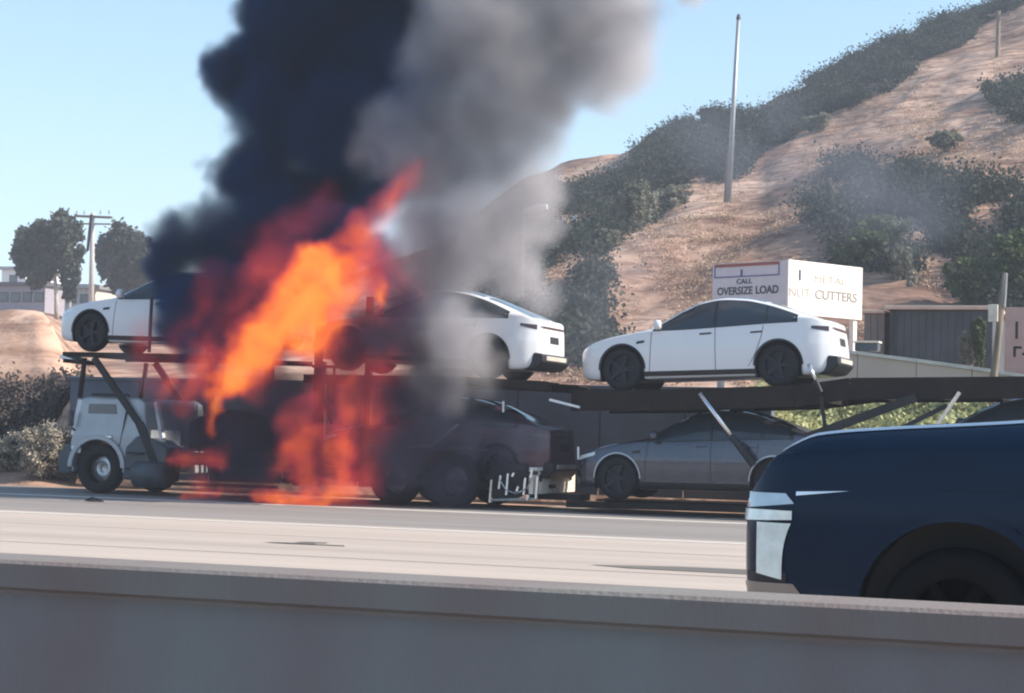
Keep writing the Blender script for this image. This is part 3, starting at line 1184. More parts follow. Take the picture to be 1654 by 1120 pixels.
CROSS = dict(
    zt=[(-2.31, .64), (-2.29, .70), (-2.2, .78), (-2.0, .87), (-1.6, .965), (-1.2, 1.03), (-.95, 1.085), (-.6, 1.28), (-.25, 1.46), (.05, 1.565), (.4, 1.61),
        (.8, 1.585), (1.2, 1.50), (1.6, 1.37), (2.0, 1.22), (2.22, 1.14), (2.36, 1.11), (2.385, 1.07), (2.40, .98), (2.43, .84), (2.45, .66)],
    zb=[(-2.31, .36), (-2.27, .27), (-2.1, .2), (-1.8, .18), (2.0, .19), (2.25, .24), (2.38, .32), (2.45, .44)],
    w=[(-2.31, .50), (-2.28, .66), (-2.2, .78), (-2.05, .87), (-1.8, .93), (-1.3, .955), (0, .96), (1.4, .96), (1.9, .945), (2.15, .89), (2.3, .80),
       (2.38, .73), (2.45, .62)],
    belt=[(-2.4, .95), (-1, 1.0), (0, 1.03), (1.2, 1.10), (2.0, 1.14), (2.5, 1.14)],
    shoulder=.80, wh=.86, wr=.66)


def crossover(label, paint, X, Yc, Z, pitch=0., kindname='crossover_car', tilt_open=False, group=None, rimm=None):
    t = thing(kindname, label, 'car', (X * (1 + (Yc - 35.72) / 35), Yc, Z), (0, pitch, 0), group)
    t.scale = (1.01, 1, 1.055)
    me, tr = loft_body(CROSS)
    me = cut_arches(me, (-1.445, 1.445), .425, .62, .37, M_trim)
    me.materials[0] = paint
    body = link('body', me, None, t, smooth=True)
    md = body.modifiers.new('w', 'WEIGHTED_NORMAL')

    def add(name, me_, material):
        me_.materials.append(material)
        return link(name, me_, None, t)

    # side glass: front and rear panes split by the pillar
    def lo(x): return 1.035 + .075 * smoothstep(-.7, 1.9, x)

    def hi(x): return min(interp(CROSS['zt'], x) - .095, 1.52)

    for s in (-1, 1):
        for (a, b_) in ((-.80, .28), (.33, 1.22), (1.25, 1.72)):
            def org(u_, v, a=a, b_=b_):
                x = a + (b_ - a) * u_
                l_, h_ = lo(x), hi(x)
                h_ = max(h_, l_ + .004)
                return (x, s * 2, l_ + (h_ - l_) * v)
            add('side_window', decal(tr, 'side_window', org, (0, -s, 0), 22, 7), M_glass)
        # black surround that shows between the panes
        add('window_trim', decal(tr, 'window_trim', lambda u_, v: (-.86 + 2.66 * u_, s * 2, lo(-.86 + 2.66 * u_) - .018 + (max(hi(-.86 + 2.66 * u_) + .02, lo(-.86 + 2.66 * u_)) - lo(-.86 + 2.66 * u_) + .018) * v),
                                 (0, -s, 0), 50, 8, .002), M_trim)
        add('door_seam', decal(tr, 'door_seam', lambda u_, v: (.30 + .012 * u_, s * 2, .30 + .73 * v), (0, -s, 0), 1, 10, .002), M_trim)
        add('door_seam', decal(tr, 'door_seam', lambda u_, v: (-.93 + .012 * u_ + .05 * v, s * 2, .30 + .70 * v), (0, -s, 0), 1, 10, .002), M_trim)
        add('door_seam', decal(tr, 'door_seam', lambda u_, v: (1.08 - .18 * (1 - v) ** 2 + .012 * u_ + .1 * v, s * 2, .36 + .70 * v), (0, -s, 0), 1, 10, .002), M_trim)
        for hx in (.02, .95):
            add('door_handle', decal(tr, 'door_handle', lambda u_, v: (hx + .22 * u_, s * 2, .925 + .03 * v + .01 * u_), (0, -s, 0), 4, 2, .006), M_trim if paint is M_white else M_blackp)
        add('side_sill', decal(tr, 'side_sill', lambda u_, v: (-1.03 + 2.06 * u_, s * 2, .235 + .085 * v), (0, -s, 0), 12, 3, .007), M_trim)
        add('side_camera', decal(tr, 'side_camera', lambda u_, v: (-1.16 + .15 * u_, s * 2, .80 + .045 * v + .02 * u_), (0, -s, 0), 3, 2, .006), M_trim)
        # lights
        add('headlight', decal(tr, 'headlight', lambda u_, v: (-2.235 + .36 * u_, s * 2, .665 + .10 * u_ + (.075 - .02 * u_) * v), (0, -s, 0), 8, 4, .006), M_lamp)
        add('tail_light', decal(tr, 'tail_light', lambda u_, v: (2.04 + .29 * u_, s * 2, 1.0 - .03 * u_ + (.05 + .035 * u_) * (v - .5)), (0, -s, 0), 8, 4, .006), M_red)
        mb = MB()
        mb.tube([(-.73, s * .90, 1.06), (-.72, s * 1.02, 1.09)], [.02, .03], 8)
        mi = mb.build('side_mirror', paint, t)
        mm = MB()
        mm.tube([(-.80, s * 1.07, 1.12), (-.76, s * 1.07, 1.12), (-.68, s * 1.07, 1.12), (-.66, s * 1.07, 1.12)], [.03, .085, .08, .06], 12)
        mm.build('mirror_shell', paint, mi, smooth=True)
        for ax in (-1.445, 1.445):
            # arch lip
            lip = MB()
            n = 28
            ring_o = []
            for k in range(n + 1):
                a = math.pi * k / n
                ring_o.append((ax + .425 * math.cos(a), .37 + .425 * math.sin(a), ax + .452 * math.cos(a), .37 + .452 * math.sin(a)))
            vs, fs = [], []
            for (xa, za, xb, zb2) in ring_o:
                for (xx, zz) in ((xa, za), (xb, zb2)):
                    h = tr.ray_cast(Vector((xx, s * 2, zz)), Vector((0, -s, 0)))
                    yy = (h[0].y if h[0] else s * .9) + s * .006
                    vs.append((xx, yy, zz))
            fs = [(2 * k, 2 * k + 1, 2 * k + 3, 2 * k + 2) for k in range(n)]
            lip.add(vs, fs)
            lip.build('arch_lip', M_trim if paint is not M_grey else mat('lip_highlight', (.4, .42, .46), .35, metal=.5), t)  # grey car: pale lip puts a glossy highlight into the colour
            wheel(t, ax, s * .815, .37, .37, .24, .255, rimm=rimm)
    add('windshield', decal(tr, 'windshield', lambda u_, v: (-.90 + .88 * u_, (-.74 + .13 * u_) * (1 - 2 * v), 3), (0, 0, -1), 14, 16, .004), M_glass)
    add('roof_glass', decal(tr, 'roof_glass', lambda u_, v: (.06 + 1.1 * u_, -.53 * (1 - 2 * v), 3), (0, 0, -1), 12, 10, .004), M_glass)
    add('rear_glass', decal(tr, 'rear_glass', lambda u_, v: (1.26 + .88 * u_, (-.56 - .03 * u_) * (1 - 2 * v), 3), (0, 0, -1), 12, 10, .004), M_glass)
    add('rear_light_bar', decal(tr, 'rear_light_bar', lambda u_, v: (4, -.70 + 1.40 * u_, .955 + .045 * v), (-1, 0, 0), 20, 3, .006), M_red)
    add('rear_plate_recess', decal(tr, 'rear_plate_recess', lambda u_, v: (4, -.26 + .52 * u_, .70 + .13 * v), (-1, 0, 0), 6, 3, .005), M_trim)
    df = MB()
    df.prism([(2.12, .20), (2.36, .22), (2.50, .36), (2.49, .50), (2.30, .52)], -.80, .80)
    df.build('rear_diffuser', M_trim, t, bevel=.03)
    MB().box(2.485, 2.51, -.60, .60, .39, .47).build('bumper_insert', mat('bumper_insert_grey', (.5, .46, .40), .5), t, bevel=.006)
    add('front_intake', decal(tr, 'front_intake', lambda u_, v: (-4, -.5 + 1.0 * u_, .38 + .11 * v), (1, 0, 0), 10, 3, .005), M_trim)
    return t


YC = 36.0
crossover('white fastback crossover on the upper deck at the right, fully in view', M_white, -8.72, YC, 2.32, math.radians(-2.3), group='cars on the car carrier')
crossover('white crossover on the upper deck half hidden by grey smoke, its sunlit tail showing', M_white, -14.27, YC, 2.50, math.radians(2.3), group='cars on the car carrier')
crossover('white car at the front of the upper deck above the cab, beside black smoke', M_white, -19.92, YC, 2.84, math.radians(1.0), group='cars on the car carrier')
crossover('dark plum car on the lower deck in the smoke, above the tandem wheels', M_dark, -14.0, YC + .02, .42, math.radians(1.5), group='cars on the car carrier')
crossover('dark grey car on the lower deck under the fully visible white car', M_grey, -8.78, YC, .27, math.radians(-.5), group='cars on the car carrier')
crossover('black car on the lower deck at the right edge, its roof above the navy vehicle', M_blackp, -3.35, YC, .62, math.radians(0), group='cars on the car carrier')

# big navy pickup-like vehicle near the camera
SUVK = dict(
    zt=[(0, 1.08), (.03, 1.14), (.08, 1.20), (.16, 1.32), (.28, 1.415), (.42, 1.475), (.8, 1.515), (1.3, 1.55), (1.62, 1.58), (1.75, 1.62), (2.1, 1.77), (2.45, 1.90), (2.9, 1.95),
        (4.6, 1.94), (5.2, 1.90), (5.38, 1.78), (5.5, 1.4), (5.58, 1.1), (5.6, .9)],
    zb=[(0, .56), (.05, .46), (.2, .38), (.6, .35), (4.8, .36), (5.4, .42), (5.6, .55)],
    w=[(0, .80), (.03, .87), (.12, .94), (.3, .99), (.8, 1.015), (4.8, 1.01), (5.3, .97), (5.5, .92), (5.6, .85)],
    belt=[(0, 1.3), (1.5, 1.36), (5.6, 1.38)], shoulder=1.12, wh=.9, wr=.75)
X0 = -2.50
sv = thing('navy_suv', 'large dark navy sport utility passing behind the median barrier at the right', 'vehicle', (X0, 11.95, 0))
me, tr = loft_body(SUVK, 110)
me = cut_arches(me, (1.2, 4.25), .53, .66, .46, M_trim)
me.materials[0] = M_navy
link('body', me, None, sv, smooth=True).modifiers.new('w', 'WEIGHTED_NORMAL')


def sadd(name, me_, material, par=sv, label=None):
    me_.materials.append(material)
    o = link(name, me_, None, par)
    if label: o['label'] = label
    return o


M_lampw = mat('headlamp_lens', (.80, .88, .84), .12, var=.12, scale=14, coat=1, spec=.8)
M_lampb = mat('headlamp_blue_lens', (.42, .55, .66), .15, var=.12, scale=8, coat=1, spec=.8)
for s in (-1, 1):
    sadd('headlight', decal(tr, 'headlight', lambda u_, v: (.0 + (.31 - .05 * v) * u_, s * 3, 1.02 + .09 * v + .035 * u_ * (1 - v)), (0, -s, 0), 10, 5, .008), M_lampb)
    sadd('headlight', decal(tr, 'headlight', lambda u_, v: (.0 + .30 * u_, s * 3, .95 + .065 * v + .015 * u_ * (1 - v)), (0, -s, 0), 10, 4, .014), M_lampw)
    sadd('running_light', decal(tr, 'running_light', lambda u_, v: (.095 + .15 * u_ + .05 * (v ** 3) * u_, s * 3, .66 + .285 * v - .03 * (1 - v) * u_), (0, -s, 0), 6, 8, .012), M_lampw)
    sadd('fog_lamp_recess', decal(tr, 'fog_lamp_recess', lambda u_, v: (.03 + .24 * u_, s * 3, .615 + .055 * v), (0, -s, 0), 6, 3, .008), M_trim)
    sadd('bumper_corner', decal(tr, 'bumper_corner', lambda u_, v: (.01 + .42 * u_ - .12 * v * u_, s * 3, .46 + .15 * v), (0, -s, 0), 8, 5, .01),
         mat('bumper_metal', (.28, .25, .23), .35, metal=.6))
    sadd('fender_highlight', decal(tr, 'fender_highlight', lambda u_, v: (.32 + .30 * u_, s * 3, 1.10 + .035 * u_ + .022 * v * (1 - u_)), (0, -s, 0), 8, 2, .010), M_chrome)  # tapering chrome strip painting a highlight streak on the fender
    sadd('door_seam', decal(tr, 'door_seam', lambda u_, v: (1.95 + .014 * u_, s * 3, .45 + .9 * v), (0, -s, 0), 1, 8, .003), M_trim)
    sadd('side_window', decal(tr, 'side_window', lambda u_, v: (2.15 + 1.0 * u_, s * 3, 1.40 + (min(interp(SUVK['zt'], 2.15 + u_) - .13, 1.8) - 1.40) * v), (0, -s, 0), 12, 6, .005), M_glass)
    sadd('side_window', decal(tr, 'side_window', lambda u_, v: (3.2 + .95 * u_, s * 3, 1.40 + .39 * v), (0, -s, 0), 12, 6, .005), M_glass)
    sadd('side_window', decal(tr, 'side_window', lambda u_, v: (4.2 + .95 * u_, s * 3, 1.40 + .37 * v), (0, -s, 0), 12, 6, .005), M_glass)
    sadd('door_handle', decal(tr, 'door_handle', lambda u_, v: (2.8 + .24 * u_, s * 3, 1.18 + .035 * v), (0, -s, 0), 4, 2, .02), M_chrome)
    lip = MB()
    for ax in (1.2, 4.25):
        wheel(sv, ax, s * .86, .42, .42, .28, .27, rimm=mat('black_rim', (.004, .004, .005), .8, spec=.1), spokes=6).data.materials[0] = mat('dark_tyre', (.006, .006, .007), .9, spec=.2)
        vs = []
        for k in range(31):
            a = math.pi * k / 30
            for rr in (.53, .585):
                xx, zz = ax + rr * math.cos(a), .46 + rr * math.sin(a)
                h = tr.ray_cast(Vector((xx, s * 3, zz)), Vector((0, -s, 0)))
                vs.append((xx, (h[0].y if h[0] else s) + s * .012, zz))
        lp = MB()
        lp.add(vs, [(2 * k, 2 * k + 1, 2 * k + 3, 2 * k + 2) for k in range(30)])
        lp.build('arch_trim', M_navy, sv)
sadd('windshield', decal(tr, 'windshield', lambda u_, v: (1.78 + .68 * u_, (-.83 + .1 * u_) * (1 - 2 * v), 4), (0, 0, -1), 12, 12, .005), M_glass)
for k in range(6):
    MB().box(-.02, .01, -.62, .62, .70 + .06 * k, .73 + .06 * k).build('grille_bar', M_chrome, sv, bevel=.006)
MB().box(-.004, .012, -.66, .66, .68, 1.06).build('grille', M_trim, sv)
MB().box(-.02, .05, -.70, .70, .50, .64).build('front_bumper', MATS['bumper_metal'], sv, bevel=.03)
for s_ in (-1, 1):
    sadd('hood_highlight', decal(tr, 'hood_highlight', lambda u_, v: (.22 + 1.50 * u_, s_ * 3, interp(SUVK['zt'], .22 + 1.50 * u_) - .040 + .016 * v), (0, -s_, 0), 40, 2, .006), M_chrome)  # chrome strip painting the sun's highlight along the hood edge
    sadd('side_moulding', decal(tr, 'side_moulding', lambda u_, v: (1.0 + 3.9 * u_, s_ * 3, 1.155 + .03 * u_ + .012 * v), (0, -s_, 0), 40, 1, .008), M_navy)

# ------------------------------------------------------------------ car carrier
YN, YF = 34.82, 37.35          # near and far side of the carrier
ct = thing('car_carrier', 'burning two-deck car carrier truck standing on the road shoulder', 'truck', (-21.1, YN, 0))
OX, OY = -21.1, YN


def cbuild(b, name, material, **k):
    me = b.mesh(name)
    for v in me.vertices:
        v.co.x -= OX
        v.co.y -= OY
    o = link(name, me, material, ct)
    if k.get('bevel'):
        md = o.modifiers.new('bevel', 'BEVEL')
        md.width = k['bevel']
        md.segments = 2
        md.limit_method = 'ANGLE'
    if k.get('smooth'): me.polygons.foreach_set('use_smooth', [True] * len(me.polygons))
    if k.get('label'): o['label'] = k['label']
    return o


# cab shell with arched fender opening
arch = [(-21.1 + .56 * math.cos(a), .52 + .56 * math.sin(a)) for a in [math.pi * (1 - k / 14) for k in range(15)]]
side = [(-21.78, .42), (-21.78, .80), (-21.70, 1.18), (-21.58, 1.88), (-21.45, 1.93), (-20.25, 1.93), (-20.10, 1.85), (-20.0, 1.15), (-19.95, .42),
        (-20.54, .42)] + arch[::-1] + [(-21.66, .42)]
cab = MB()
ny = 2
tops = side
bm = bmesh.new()
for yy in (YN + .02, YF - .02):
    pass
bm.free()
cab.v = [(x, YN + (.06 if z > 1.2 else 0), z) for x, z in side] + [(x, YF - (.06 if z > 1.2 else 0), z) for x, z in side]
n = len(side)
cab.f = [tuple(range(n)), tuple(range(2 * n - 1, n - 1, -1))] + [(i, i + n, (i + 1) % n + n, (i + 1) % n) for i in range(n)]
co = cbuild(cab, 'cab', M_cab, bevel=.03)


def csub(b, name, material, par, **k):
    o = cbuild(b, name, material, **k)
    o.parent = par
    return o


csub(MB().prism([(-21.42, 1.26), (-21.36, 1.80), (-20.75, 1.80), (-20.62, 1.26)], YN + .035, YN + .058), 'side_window', mat('cab_glass', (.10, .12, .14), .15, spec=.7), co)
csub(MB().prism([(-20.66, .72), (-20.64, .74), (-20.44, 1.84), (-20.46, 1.84)], YN - .006, YN + .055), 'door_seam', M_trim, co)
csub(MB().bar((-20.95, YN - .03, 1.14), (-20.78, YN - .03, 1.14), .03, .03), 'door_handle', M_chrome, co)
ws = MB()
ws.v = [(-21.735, YN + .12, 1.2), (-21.735, YF - .12, 1.2), (-21.63, YF - .15, 1.8), (-21.63, YN + .15, 1.8)]
ws.f = [(0, 1, 2, 3)]
csub(ws, 'windshield', M_glass, co)
csub(MB().bar((-21.70, YN + .02, 1.16), (-21.585, YN + .07, 1.88), .06, .09), 'pillar_trim', mat('bright_pillar', (.75, .77, .8), .4), co)
csub(MB().box(-21.72, -21.66, YN - .16, YN - .02, 1.34, 1.66), 'side_mirror', M_fender, co, bevel=.015)
csub(MB().bar((-21.69, YN - .06, 1.30), (-21.62, YN + .06, 1.22), .03, .03), 'mirror_arm', M_frame, co)
csub(MB().bar((-21.25, YN - .05, 1.98), (-20.4, YN - .05, 1.98), .05, .06), 'roof_marker_bar', M_frame, co)
csub(MB().box(-21.77, -21.50, YN - .012, YN + .04, .80, .95), 'headlight', M_lamp, co, bevel=.02)
# fender flare
ff = MB()
for k in range(15):
    a = math.pi * (1 - k / 14)
    for rr in (.56, .66):
        for yy in (YN - .07, YN + .3):
            ff.v.append((-21.1 + rr * math.cos(a), yy, .52 + rr * math.sin(a)))
for k in range(14):
    i = 4 * k
    for p, q in ((0, 1), (1, 3), (3, 2), (2, 0)):
        ff.f.append((i + p, i + q, i + 4 + q, i + 4 + p))
ff.f += [(0, 1, 3, 2), (56, 58, 59, 57)]
cbuild(ff, 'fender', M_cab, bevel=.015)
cbuild(MB().prism([(-21.98, .38), (-22.0, .72), (-21.90, .92), (-21.74, 1.0), (-21.66, .78), (-21.70, .38)], YN - .04, YF + .04), 'front_bumper', M_fender, bevel=.04)
# steps, fuel tank and dark panels behind the front wheel
cbuild(MB().prism([(-20.5, .30), (-20.45, .95), (-20.2, 1.18), (-19.75, 1.10), (-19.5, .95), (-19.55, .28)], YN - .05, YN + .6), 'side_skirt', M_fender, bevel=.04)
cbuild(MB().tube([(-20.2, YN + .02, .42), (-19.5, YN + .02, .42)], .27, 20), 'fuel_tank', M_fender, smooth=True)
cbuild(MB().bar((-20.35, YN - .08, .52), (-19.9, YN - .08, .5), .16, .03), 'step', M_frame)
cbuild(MB().bar((-20.38, YN - .08, .84), (-20.0, YN - .08, .83), .12, .03), 'step', M_frame)
cbuild(MB().bar((-19.62, YN - .02, 1.12), (-19.80, YN, 1.86), .10, .07), 'sunlit_edge_bar', MATS['bright_pillar'])  # white bar painted for a sunlit edge behind the cab
cbuild(MB().bar((-21.35, YN + .15, 1.965), (-20.5, YN + .15, 2.0), .04, .03), 'grab_rail', M_chrome)
# chassis rails
for yy in (YN + .75, YF - .75):
    cbuild(MB().box(-21.6, -12.0, yy - .05, yy + .05, .62, .86), 'chassis_rail', M_frame)
for x in (-19.0, -17.4, -15.8, -14.1, -12.6):
    cbuild(MB().box(x - .06, x + .06, YN + .801, YF - .801, .66, .82), 'crossmember', M_frame)
wheelz = []


def cwheel(x, y, kind='truck', r=.5, rimm=None):
    o = wheel(ct, x - OX, y - OY, r, r, .30, .29, 'truck', rimm or M_rim)
    return o


for x in (-21.1, -14.66, -13.45):
    cwheel(x, YN + .16, rimm=M_rim if x < -20 else mat('sooty_rim', (.22, .24, .25), .5, metal=.6))
    cwheel(x, YF - .16)
    cbuild(MB().tube([(x, YN + .3, .5), (x, YF - .3, .5)], .07, 10), 'axle', M_frame)
for x in (-1.2, .0):
    cwheel(x, YN + .16)
    cwheel(x, YF - .16)
    cbuild(MB().tube([(x, YN + .3, .5), (x, YF - .3, .5)], .07, 10), 'axle', M_frame)


def deck(pts, name, side_h=.2, wheel_gap=()):
    """two side rails, two runways and cross ribs following (x, z) points"""
    for (x0, z0), (x1, z1) in zip(pts, pts[1:]):
        for yy in (YN + .03, YF - .03):
            cbuild(MB().bar((x0, yy, z0 - side_h / 2), (x1 - .004, yy, z1 - side_h / 2), .06, side_h), 'deck_rail', M_deck)
        for yc in (YN + .38, YF - .38):
            cbuild(MB().bar((x0, yc, z0 - .03), (x1 - .004, yc, z1 - .03), .56, .03), 'runway', M_deck)
        L_ = x1 - x0
        k = max(1, int(L_ / .8))
        for i in range(k):
            x = x0 + L_ * (i + .5) / k
            z = z0 + (z1 - z0) * (i + .5) / k
            cbuild(MB().box(x - .04, x + .04, YN + .061, YF - .061, z - side_h + .01, z - .05), 'deck_rib', M_deck)


deck([(-22.0, 2.84), (-20.0, 2.83), (-17.6, 2.80)], 'front_deck', .10)
deck([(-16.6, 2.46), (-13.2, 2.46), (-11.6, 2.40)], 'mid_deck', .17)
deck([(-11.15, 2.24), (-9.6, 2.28), (-7.0, 2.40), (-6.0, 2.55), (-3.0, 2.62), (.9, 2.66)], 'rear_deck', .38)
deck([(-16.3, .56), (-12.2, .50)], 'lower_deck', .12)
deck([(-11.2, .21), (-6.4, .24)], 'lower_trailer_deck', .12)
deck([(-6.3, .62), (.9, .64)], 'lower_rear_deck', .14)
# front lip of the rear deck, and wheel chocks
cbuild(MB().bar((-22.03, YN + .3, 2.74), (-21.75, YN + .3, 2.66), .7, .07), 'deck_flap_or_glint', mat('flap_white', (.75, .75, .76), .5))
cbuild(MB().bar((-21.95, YN + .2, 2.66), (-21.45, YN + .2, 2.62), .5, .08), 'deck_flap_or_glint', M_deck)
# cab posts and the diagonal brace over the cab
for yy in (YN + .04, YF - .04):
    cbuild(MB().bar((-21.58, yy, 1.92), (-21.50, yy, 2.72), .07, .07), 'post', M_deck)
    cbuild(MB().bar((-21.25, yy - .06, 2.72), (-20.15, yy - .06, 1.40), .08, .12), 'brace', M_frame)
    cbuild(MB().bar((-20.15, yy - .06, 1.42), (-19.62, yy - .06, .35), .08, .16), 'brace', M_frame)
    cbuild(MB().bar((-20.02, yy - .02, 2.85), (-20.0, yy - .02, 3.95), .05, .05), 'post', M_frame)
# tall frame columns in the fire
colsx = [(-16.3, .3, 4.15), (-16.72, .3, 1.5), (-17.3, .8, 2.8), (-18.6, .6, 2.8)]
for x, z0, z1 in colsx:
    for yy in (YN + .05, YF - .05):
        cbuild(MB().bar((x, yy, z0), (x - .02, yy, z1), .10, .14 if x > -16.5 else .08), 'post', M_burnt)
cbuild(MB().bar((-18.45, YN - .05, 2.92), (-17.7, YN - .05, 2.91), .1, .10), 'fallen_rail', M_burnt)
cbuild(MB().bar((-16.4, YN - .02, 2.62), (-15.5, YN - .02, 2.60), .08, .06), 'fallen_rail', M_burnt)
cbuild(MB().bar((-16.25, YN - .02, 2.2), (-15.95, YN - .02, 1.5), .04, .05), 'tie_bar', M_burnt)
cbuild(MB().bar((-15.95, YN, 2.6), (-15.95, YN, 1.9), .04, .04), 'tie_bar', M_burnt)
cbuild(MB().box(-19.4, -18.5, YN + .0, YN + .25, .74, .80), 'side_rail', M_burnt)
cbuild(MB().box(-17.0, -15.5, YN + .0, YN + .12, .36, .42), 'side_rail', M_burnt)
cbuild(MB().box(-19.4, -17.2, YN + .05, YN + .25, .22, .28), 'side_rail', M_frame)
# burnt bonnet / engine of the front lower bay
cbuild(MB().prism([(-19.3, .9), (-19.3, 1.5), (-18.7, 1.75), (-17.9, 1.7), (-17.2, 1.2), (-17.2, .9)], YN + .4, YF - .4), 'burnt_engine_bay', M_burnt, bevel=.08)
# sunlit tail panel of the tractor
tp = cbuild(MB().box(-11.93, -11.84, YN - .02, YF + .02, .30, .80), 'tail_panel', M_beige, bevel=.012)
csub(MB().box(-11.838, -11.80, YN + .02, YF - .02, .74, .80), 'tail_panel_edge', MATS['flap_white'], tp)
csub(MB().box(-11.838, -11.815, YN + .9, YN + 1.25, .40, .47), 'tow_slot', M_trim, tp)
for yy in (YN + .35, YF - .35):
    csub(MB().tube([(-11.838, yy, .60), (-11.81, yy, .60)], .07, 16), 'tail_lamp', M_red, tp)
cbuild(MB().box(-12.3, -11.2, YN + 1.0, YN + 1.5, .18, .3), 'drawbar', M_frame)
# light-coloured hangers, chains and brackets behind the tandem
for (px, py0, py1, wd) in ((792, 775, 812, .09), (806, 768, 790, .04), (818, 765, 800, .045), (830, 764, 770, .22), (836, 786, 794, .14), (846, 772, 800, .04),
                           (858, 758, 772, .09), (866, 770, 806, .06), (852, 800, 808, .1)):
    a_, b_ = P(px, py1, YN - .02), P(px + 3, py0, YN - .02)
    cbuild(MB().bar(a_, b_, wd, .04), 'hanger_bracket', M_chrome)
cbuild(MB().tube([(-12.55, YN + .1, .55), (-12.5, YN + .34, .55)], .30, 24), 'spare_wheel_hub', M_tyre)
cbuild(MB().prism([(-15.3, 1.08), (-15.25, 1.14), (-14.1, 1.17), (-12.9, 1.14), (-12.8, 1.08)], YN + .02, YN + .34), 'mudguard', M_fender)
cbuild(MB().prism([(-12.72, .22), (-12.70, .78), (-12.55, .86), (-12.0, .84), (-11.98, .30), (-12.2, .2)], YN + .03, YN + .07), 'mud_flap', M_frame)
cbuild(MB().bar(P(786, 772, YN - .01), P(868, 764, YN - .01), .05, .06), 'hanger_rail', M_frame)
cbuild(MB().bar(P(790, 808, YN - .01), P(866, 806, YN - .01), .04, .04), 'hanger_rail', M_galv)
cbuild(MB().tube([P(806, 774, YN - .04), P(818, 792, YN - .04), P(834, 798, YN - .04), P(850, 790, YN - .04), P(862, 768, YN - .04)], .014, 6), 'lashing_chain', M_chrome)
# hydraulic struts
def strut(p0, p1, r, material):
    a_, b_ = Vector(p0), Vector(p1)
    o = cbuild(MB().tube([a_, a_.lerp(b_, .62)], r, 12), 'hydraulic_strut', material, smooth=True)
    csub(MB().tube([a_.lerp(b_, .6), b_], r * 1.35, 12), 'strut_sleeve', M_frame, o)


strut(P(1130, 636, YN - .1), P(1217, 752, YN - .1), .045, M_chrome)
strut(P(1306, 588, YN - .14), P(1326, 634, YN - .14), .03, M_chrome)
cbuild(MB().bar(P(1326, 640, YN - .05), P(1334, 700, YN - .05), .06, .06), 'tie_bar', M_frame)
cbuild(MB().bar(P(1300, 708, YN - .06), P(1480, 642, YN - .06), .10, .15), 'brace', M_frame)
cbuild(MB().bar(P(1505, 700, YN - .06), P(1550, 634, YN - .06), .08, .06), 'tie_bar', M_beige)
cbuild(MB().bar(P(1430, 705, YN - .05), P(1530, 655, YN - .05), .06, .08), 'brace', M_frame)
cbuild(MB().bar(P(660, 722, YN - .1), P(698, 720, YN - .1), .04, .05), 'grab_rail', M_galv)
cbuild(MB().bar(P(698, 720, YN - .1), P(740, 686, YN - .1), .04, .05), 'grab_rail', M_galv)
cbuild(MB().bar(P(813, 666, YN - .1), P(813, 648, YN - .1), .03, .03), 'marker_rod', MATS['flap_white'])
cbuild(MB().bar(P(934, 742, YN - .1), P(934, 722, YN - .1), .03, .03), 'marker_rod', MATS['flap_white'])
cbuild(MB().bar(P(888, 646, YN - .1), P(936, 658, YN - .1), .08, .04), 'deck_flap_or_glint', MATS['flap_white'])  # white bar painted for a curved highlight at the deck end


